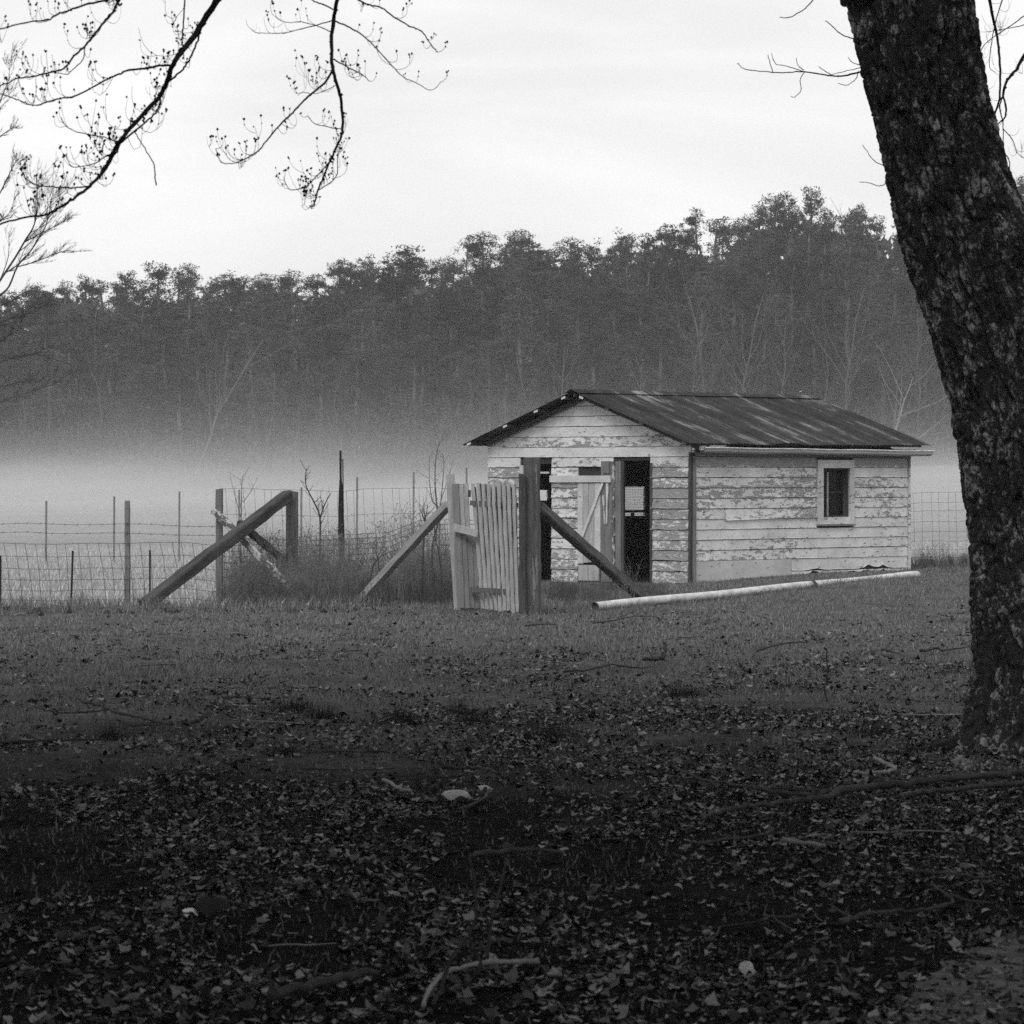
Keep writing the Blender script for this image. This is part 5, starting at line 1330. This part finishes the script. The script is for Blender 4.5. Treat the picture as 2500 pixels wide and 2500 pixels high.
stick('thin arched twig lying near the end of the white pipe', [(q2([(1390, 178), (1500, 155), (1590, 130), (1700, 132), (1780, 150)]), .009, .005), (q2([(1500, 155), (1590, 95), (1660, 70)]), .006, .003)], (1480, 1530), lift=.3)
stick('short dark stick flat in the grass left of the pipe end', [(q2([(1035, 192), (1110, 186), (1200, 183)]), .012, .006)], (1310, 1538), lift=0)
stick('curving grey stick lying right of the little stump', [(q3([(535, 330), (590, 305), (650, 285), (740, 275), (780, 272)]), .013, .007), (q3([(510, 370), (522, 320), (512, 285)]), .009, .006)], (1860, 1602), lift=.2)
stick('short slanted stick before the big trunk', [(q3([(1190, 318), (1235, 330), (1285, 347)]), .013, .008)], (2170, 1605), lift=.1)
stick('thick knuckled stick lying against the big trunk', [(q3([(1395, 335), (1440, 318), (1490, 308), (1500, 325)]), .017, .012), (q3([(1500, 322), (1590, 308), (1690, 285)]), .01, .006), (q3([(1655, 292), (1625, 275), (1612, 262)]), .005, .003)], (2290, 1604), lift=.2)
stick('thin pole stretched low across the foot of the big trunk', [(q3([(1290, 662), (1450, 655), (1600, 654), (1780, 660), (1990, 668)]), .005, .008)], (2215, 1760), 'stick_pale', lift=.88)
stick('thin upright sapling stem in the middle of the right lawn', [(q3([(898, 600), (888, 500), (900, 420), (896, 300)]), .008, .005)], (2018, 1728), lift=1, name='sapling', cat='sapling', group=None)
stick('long bowed fallen limb spread across the litter before the big trunk', [(q3([(860, 1110), (930, 1100), (1100, 1055), (1250, 1028), (1400, 1003), (1600, 985), (1750, 955), (1932, 938), (2050, 925)]), .022, .016), (q3([(860, 1110), (700, 1095), (500, 1050), (370, 1020), (250, 980), (110, 912)]), .014, .006), (q6([(950, 25), (860, 75), (720, 95), (600, 118), (480, 148), (400, 178), (330, 212), (215, 275)]), .017, .008), (q3([(930, 1075), (800, 1060), (650, 1048), (520, 1050)]), .008, .005), (q3([(860, 1105), (820, 1060), (790, 1000)]), .006, .003)], (2010, 1965), lift=.35)
stick('dark limb lying parallel below the bowed limb', [(q3([(1270, 1118), (1380, 1095), (1500, 1082), (1700, 1060), (1932, 1038), (2060, 1028)]), .012, .016)], (2300, 1955), lift=.15)
stick('pale hooked stick half round at the foot of the big trunk', [(q3([(1150, 898), (1200, 925), (1252, 955), (1240, 976), (1190, 985), (1100, 985)]), .012, .009), (q3([(1045, 985), (1110, 1000)]), .012, .008)], (2170, 1905), 'stick_pale', lift=.2)
stick('long thin stick among the leaves left below the bowed limb', [(q6([(215, 300), (330, 275), (440, 262), (560, 240), (660, 232)]), .009, .006)], (1800, 2075), lift=.1)
stick('straight grey stick in the leaf heap below the bowed limb', [(q6([(670, 278), (780, 292), (880, 312)]), .012, .009)], (1950, 2092), 'stick_pale', lift=.1)
stick('thin dark stem standing upright in the near right corner', [(q6([(1250, 645), (1228, 570), (1212, 480), (1203, 340), (1235, 120), (1243, 10)]), .011, .003)], (2182, 2252), 'twig', lift=1, name='sapling', cat='sapling', group=None)
stick('crooked branch looping round the upright stem near the corner', [(q6([(965, 752), (1040, 715), (1100, 690), (1240, 660), (1400, 652), (1500, 622), (1562, 580), (1530, 547), (1460, 480), (1445, 455)]), .011, .005), (q6([(1030, 695), (980, 660), (930, 615)]), .006, .003), (q6([(1530, 547), (1650, 575), (1790, 592)]), .009, .005)], (2180, 2262), lift=.25)
stick('thin bowed twig lying above the near right corner', [(q6([(1305, 442), (1450, 450), (1600, 460), (1720, 492)]), .01, .006)], (2310, 2165), lift=.1)
stick('small dark forked twig in the mossy patch', [(q6([(555, 712), (620, 690), (770, 682)]), .009, .006), (q6([(575, 675), (640, 710), (710, 755)]), .006, .004)], (1900, 2275), lift=.1)
stick('mottled pale limb lying in the bottom of the picture', [(q5([(500, 1195), (530, 1100), (575, 1030), (640, 978), (760, 942), (900, 928), (1010, 925), (1110, 920)]), .007, .010)], (1110, 2400), 'stick_pale', lift=.1)
stick('forked dark stem rising from the near litter', [(q5([(545, 1180), (590, 1010), (650, 840), (720, 740), (770, 640), (778, 520), (745, 290)]), .008, .003), (q5([(770, 930), (800, 850), (745, 775)]), .007, .005), (q5([(835, 830), (850, 690), (880, 560), (920, 400), (930, 340)]), .006, .003)], (1050, 2490), 'twig', lift=.8, name='sapling', cat='sapling', group=None)
stick('stubby black root end poking from the near litter', [(q5([(945, 325), (948, 290), (945, 258)]), .022, .018)], (1240, 2102), lift=1, name='stump', cat='stump', group=None)
stick('dark stick lying flat across the middle of the near litter', [(q5([(760, 362), (900, 345), (1060, 330), (1230, 345)]), .013, .008)], (1250, 2112), lift=.05)
stick('broad dark limb half buried in the near left litter', [(q4([(1400, 1135), (1600, 1080), (1780, 1030), (1960, 1005)]), .02, .013)], (780, 2460), lift=.1)
for i in range(34):                                            # small twigs strewn about
    D = rnd.uniform(11, 38); x = rnd.uniform(-.14, .14) * D; L = rnd.uniform(.15, .6); a = rnd.uniform(0, 3.14); e = empty('twig', (x, D, zs(x, D) + .012)); tag(e, 'small dead twig lying loose on the lawn', 'twig', 'small twigs strewn over the lawn')
    p_ = [Vector((math.cos(a + b) * L * t, math.sin(a + b) * L * t, .01 + .02 * rnd.random())) for t, b in ((-.5, 0), (-.2, rnd.gauss(0, .1)), (.1, rnd.gauss(0, .3)), (.5, 0))]
    r_ = rnd.uniform(.003, .007); MB().tube(p_, [r_, r_, r_ * .8, r_ * .5], 5).build('stick', M['stick'] if rnd.random() < .75 else M['stick_pale'], e, True)

# dark grass tufts
TUFT = ['dark tuft below the tall black stake', 'small dark tuft beneath the forked branch', 'dark tuft just right of the one below the tall stake', 'dark tuft left of the lawn centre, beneath the gate', 'left tuft of the close pair at the lawn centre', 'right tuft of the close pair at the lawn centre', 'biggest roundest dark tuft, in the middle of the litter', 'dark tuft right of the little broken stump', 'tiny tuft touching the one right of the stump', 'tiny dark tuft just under the tuft beneath the gate', 'large dark tuft at the left edge of the near litter', 'small dark tuft in the litter left of centre', 'dark tuft close to the foot of the big trunk']
for ti, (px, py, s) in enumerate(((717, 1736, 1.0), (275, 1806, .8), (792, 1755, .9), (975, 1764, .9), (1126, 1752, 1.1), (1155, 1768, .9), (1343, 1808, 1.25), (1651, 1704, 1.0), (1690, 1700, .7), (1000, 1770, .6), (60, 2010, 1.3), (695, 1845, .7), (2140, 1800, .9))):
    g_ = G(px, py); n = 260; a = RNG.random(n) * 6.28; rr = .16 * s * RNG.random(n) ** .6
    x = g_.x + np.cos(a) * rr * 1.1; y = g_.y + np.sin(a) * rr
    o = blades('grass_tuft', x - g_.x, y - g_.y, np.full(n, .001), .004, .6, M['grass_dark'], RNG.random(n)); bpy.data.objects.remove(o)
    h = (.05 + .12 * RNG.random(n)) * s * (1.1 - .6 * rr / (.16 * s)); b = a + RNG.normal(0, .5, n); le = .45 * RNG.random(n) * h
    bx, by = np.cos(a + 1.57) * .003, np.sin(a + 1.57) * .003; X, Y = x - g_.x, y - g_.y
    V = np.stack([np.stack([X - bx, Y - by, 0 * X - .01], 1), np.stack([X + bx, Y + by, 0 * X - .01], 1), np.stack([X + np.cos(b) * le, Y + np.sin(b) * le, h], 1)], 1).reshape(-1, 3)
    tag(link('grass_tuft', mesh_np('grass_tuft', V, np.arange(len(V)).reshape(-1, 3), False, np.repeat(RNG.random(n), 3)), M['grass_dark'], None, g_), TUFT[ti], 'grass tuft', 'dark grass tufts on the lawn')

def odd_leaf(px, py, w_, h_, mat, label, curl=.5, name='fallen_leaf'):
    g_ = G(px, py); me_v, me_f = [], []; n, m = 9, 5
    for i in range(n):
        u = i / (n - 1) * 2 - 1; prof_ = max(0, 1 - abs(u) ** 2.2) ** .6
        for j in range(m):
            v = j / (m - 1) * 2 - 1
            me_v.append((u * w_ / 2, v * w_ * .22 * prof_, h_ * prof_ * (1 - v * v * .8) + .012 * math.sin(5 * u) * (abs(v)) + curl * h_ * (u * u) * .6))
    for i in range(n - 1):
        for j in range(m - 1): a = i * m + j; me_f.append((a, a + m, a + m + 1, a + 1))
    me = bpy.data.meshes.new(name); me.from_pydata(me_v, [], me_f); me.polygons.foreach_set('use_smooth', np.ones(len(me.polygons), dtype=bool)); me.update()
    o = link(name, me, M[mat], None, g_ + Vector((0, 0, .012))); tag(o, label, 'leaf'); return o
odd_leaf(1112, 1958, .155, .05, 'leaf_pale', 'largest pale curled leaf, arched over the litter in the middle of the lawn')
odd_leaf(1180, 1932, .07, .02, 'leaf_pale', 'small pale leaf just right of the largest pale leaf')
odd_leaf(1027, 1950, .035, .015, 'leaf_pale', 'tiny pale leaf just left of the largest pale leaf')
odd_leaf(463, 2243, .062, .028, 'leaf_white', 'bright white curled leaf tucked beside a dark arched leaf')
odd_leaf(520, 2242, .14, .07, 'leaf_dark', 'large dark arched leaf beside the bright white one')
odd_leaf(1242, 1731, .06, .025, 'leaf_pale', 'pale leaf by itself on the thin grass, above the dark tuft')
odd_leaf(1822, 2392, .055, .05, 'leaf_pale', 'crumpled pale leaf standing in the near right grass')
odd_leaf(1415, 1880, .05, .03, 'leaf_pale', 'narrow pale upright leaf right of the long dark stick')
odd_leaf(1360, 1530 + 305, .06, .02, 'leaf_pale', 'pale leaf beside the biggest dark grass tuft')
# clods and pale chips at the broken edge of the lawn
mb = MB(); mc = MB()
for i in range(170):
    px = rnd.uniform(-60, 1120) if rnd.random() < .75 else rnd.uniform(2230, 2420); x = (px - CX) / F_PX * 45; y = float(lip(np.array([x]))[0]) + rnd.gauss(-.25, .35)
    b = len(mb.v); s = rnd.uniform(.015, .06); z = zs(x, y)
    mb.ball((x, y, z + s * .3), s, rnd.uniform(.5, 1.0)) if rnd.random() < .7 else mc.beam((x, y, z + .012), (x + rnd.uniform(.04, .14), y + rnd.uniform(-.05, .05), z + rnd.uniform(.01, .04)), .04, .012)
tag(mb.build('dirt_clods', M['leaf_dark']), kind='stuff', label='dark clods along the broken edge of the lawn')
tag(mc.build('wood_chips', M['stick_pale']), kind='stuff', label='pale chips of wood along the broken edge of the lawn')

# ------------------------------------------------------------------ haze and ground mist
def volume_box(name, x0, x1, y0, y1, z0, z1, dens, label, albedo=.92, aniso=0.0):
    o = MB().box(x0, x1, y0, y1, z0, z1).build(name, None)
    m = bpy.data.materials.new(name); m.use_nodes = True; t = m.node_tree; t.nodes.clear()
    v = t.nodes.new('ShaderNodeVolumePrincipled'); v.inputs['Color'].default_value = (albedo, albedo, albedo, 1); v.inputs['Density'].default_value = dens; v.inputs['Anisotropy'].default_value = aniso
    ou = t.nodes.new('ShaderNodeOutputMaterial'); t.links.new(v.outputs[0], ou.inputs['Volume']); o.data.materials.append(m)
    tag(o, label, kind='stuff'); o.visible_shadow = True; return o
volume_box('haze', -1000, 1000, -320, 1900, -2.2, 46, 0.00045, 'thin even haze over the whole place')
def mist_bank():
    o = MB().box(-90, 90, 61, 236, -1.6, 8.0).build('ground_mist', None)
    m = bpy.data.materials.new('ground_mist'); m.use_nodes = True; t = m.node_tree; t.nodes.clear()
    tcn = nd(t, 'ShaderNodeTexCoord'); sx = nd(t, 'ShaderNodeSeparateXYZ'); t.links.new(tcn.outputs['Object'], sx.inputs[0])
    n = noise_of(t, (0.07, 0.022, 0.3), 1, 4, 0.6, offset_random=False)
    z = math2(t, 'SUBTRACT', sx.outputs['Z'], remap(t, n, 0.3, 0.7, 0.3, 2.1))
    e_ = math2(t, 'MINIMUM', math2(t, 'EXPONENT', math2(t, 'MULTIPLY', z, -1 / 0.8), 0), 1.1)
    v = nd(t, 'ShaderNodeVolumePrincipled'); v.inputs['Color'].default_value = (.80, .80, .80, 1)
    t.links.new(math2(t, 'MULTIPLY', e_, 0.0125), v.inputs['Density'])
    ou = nd(t, 'ShaderNodeOutputMaterial'); t.links.new(v.outputs[0], ou.inputs['Volume']); o.data.materials.append(m)
    tag(o, 'bank of mist drifting low over the field', kind='stuff')
mist_bank()
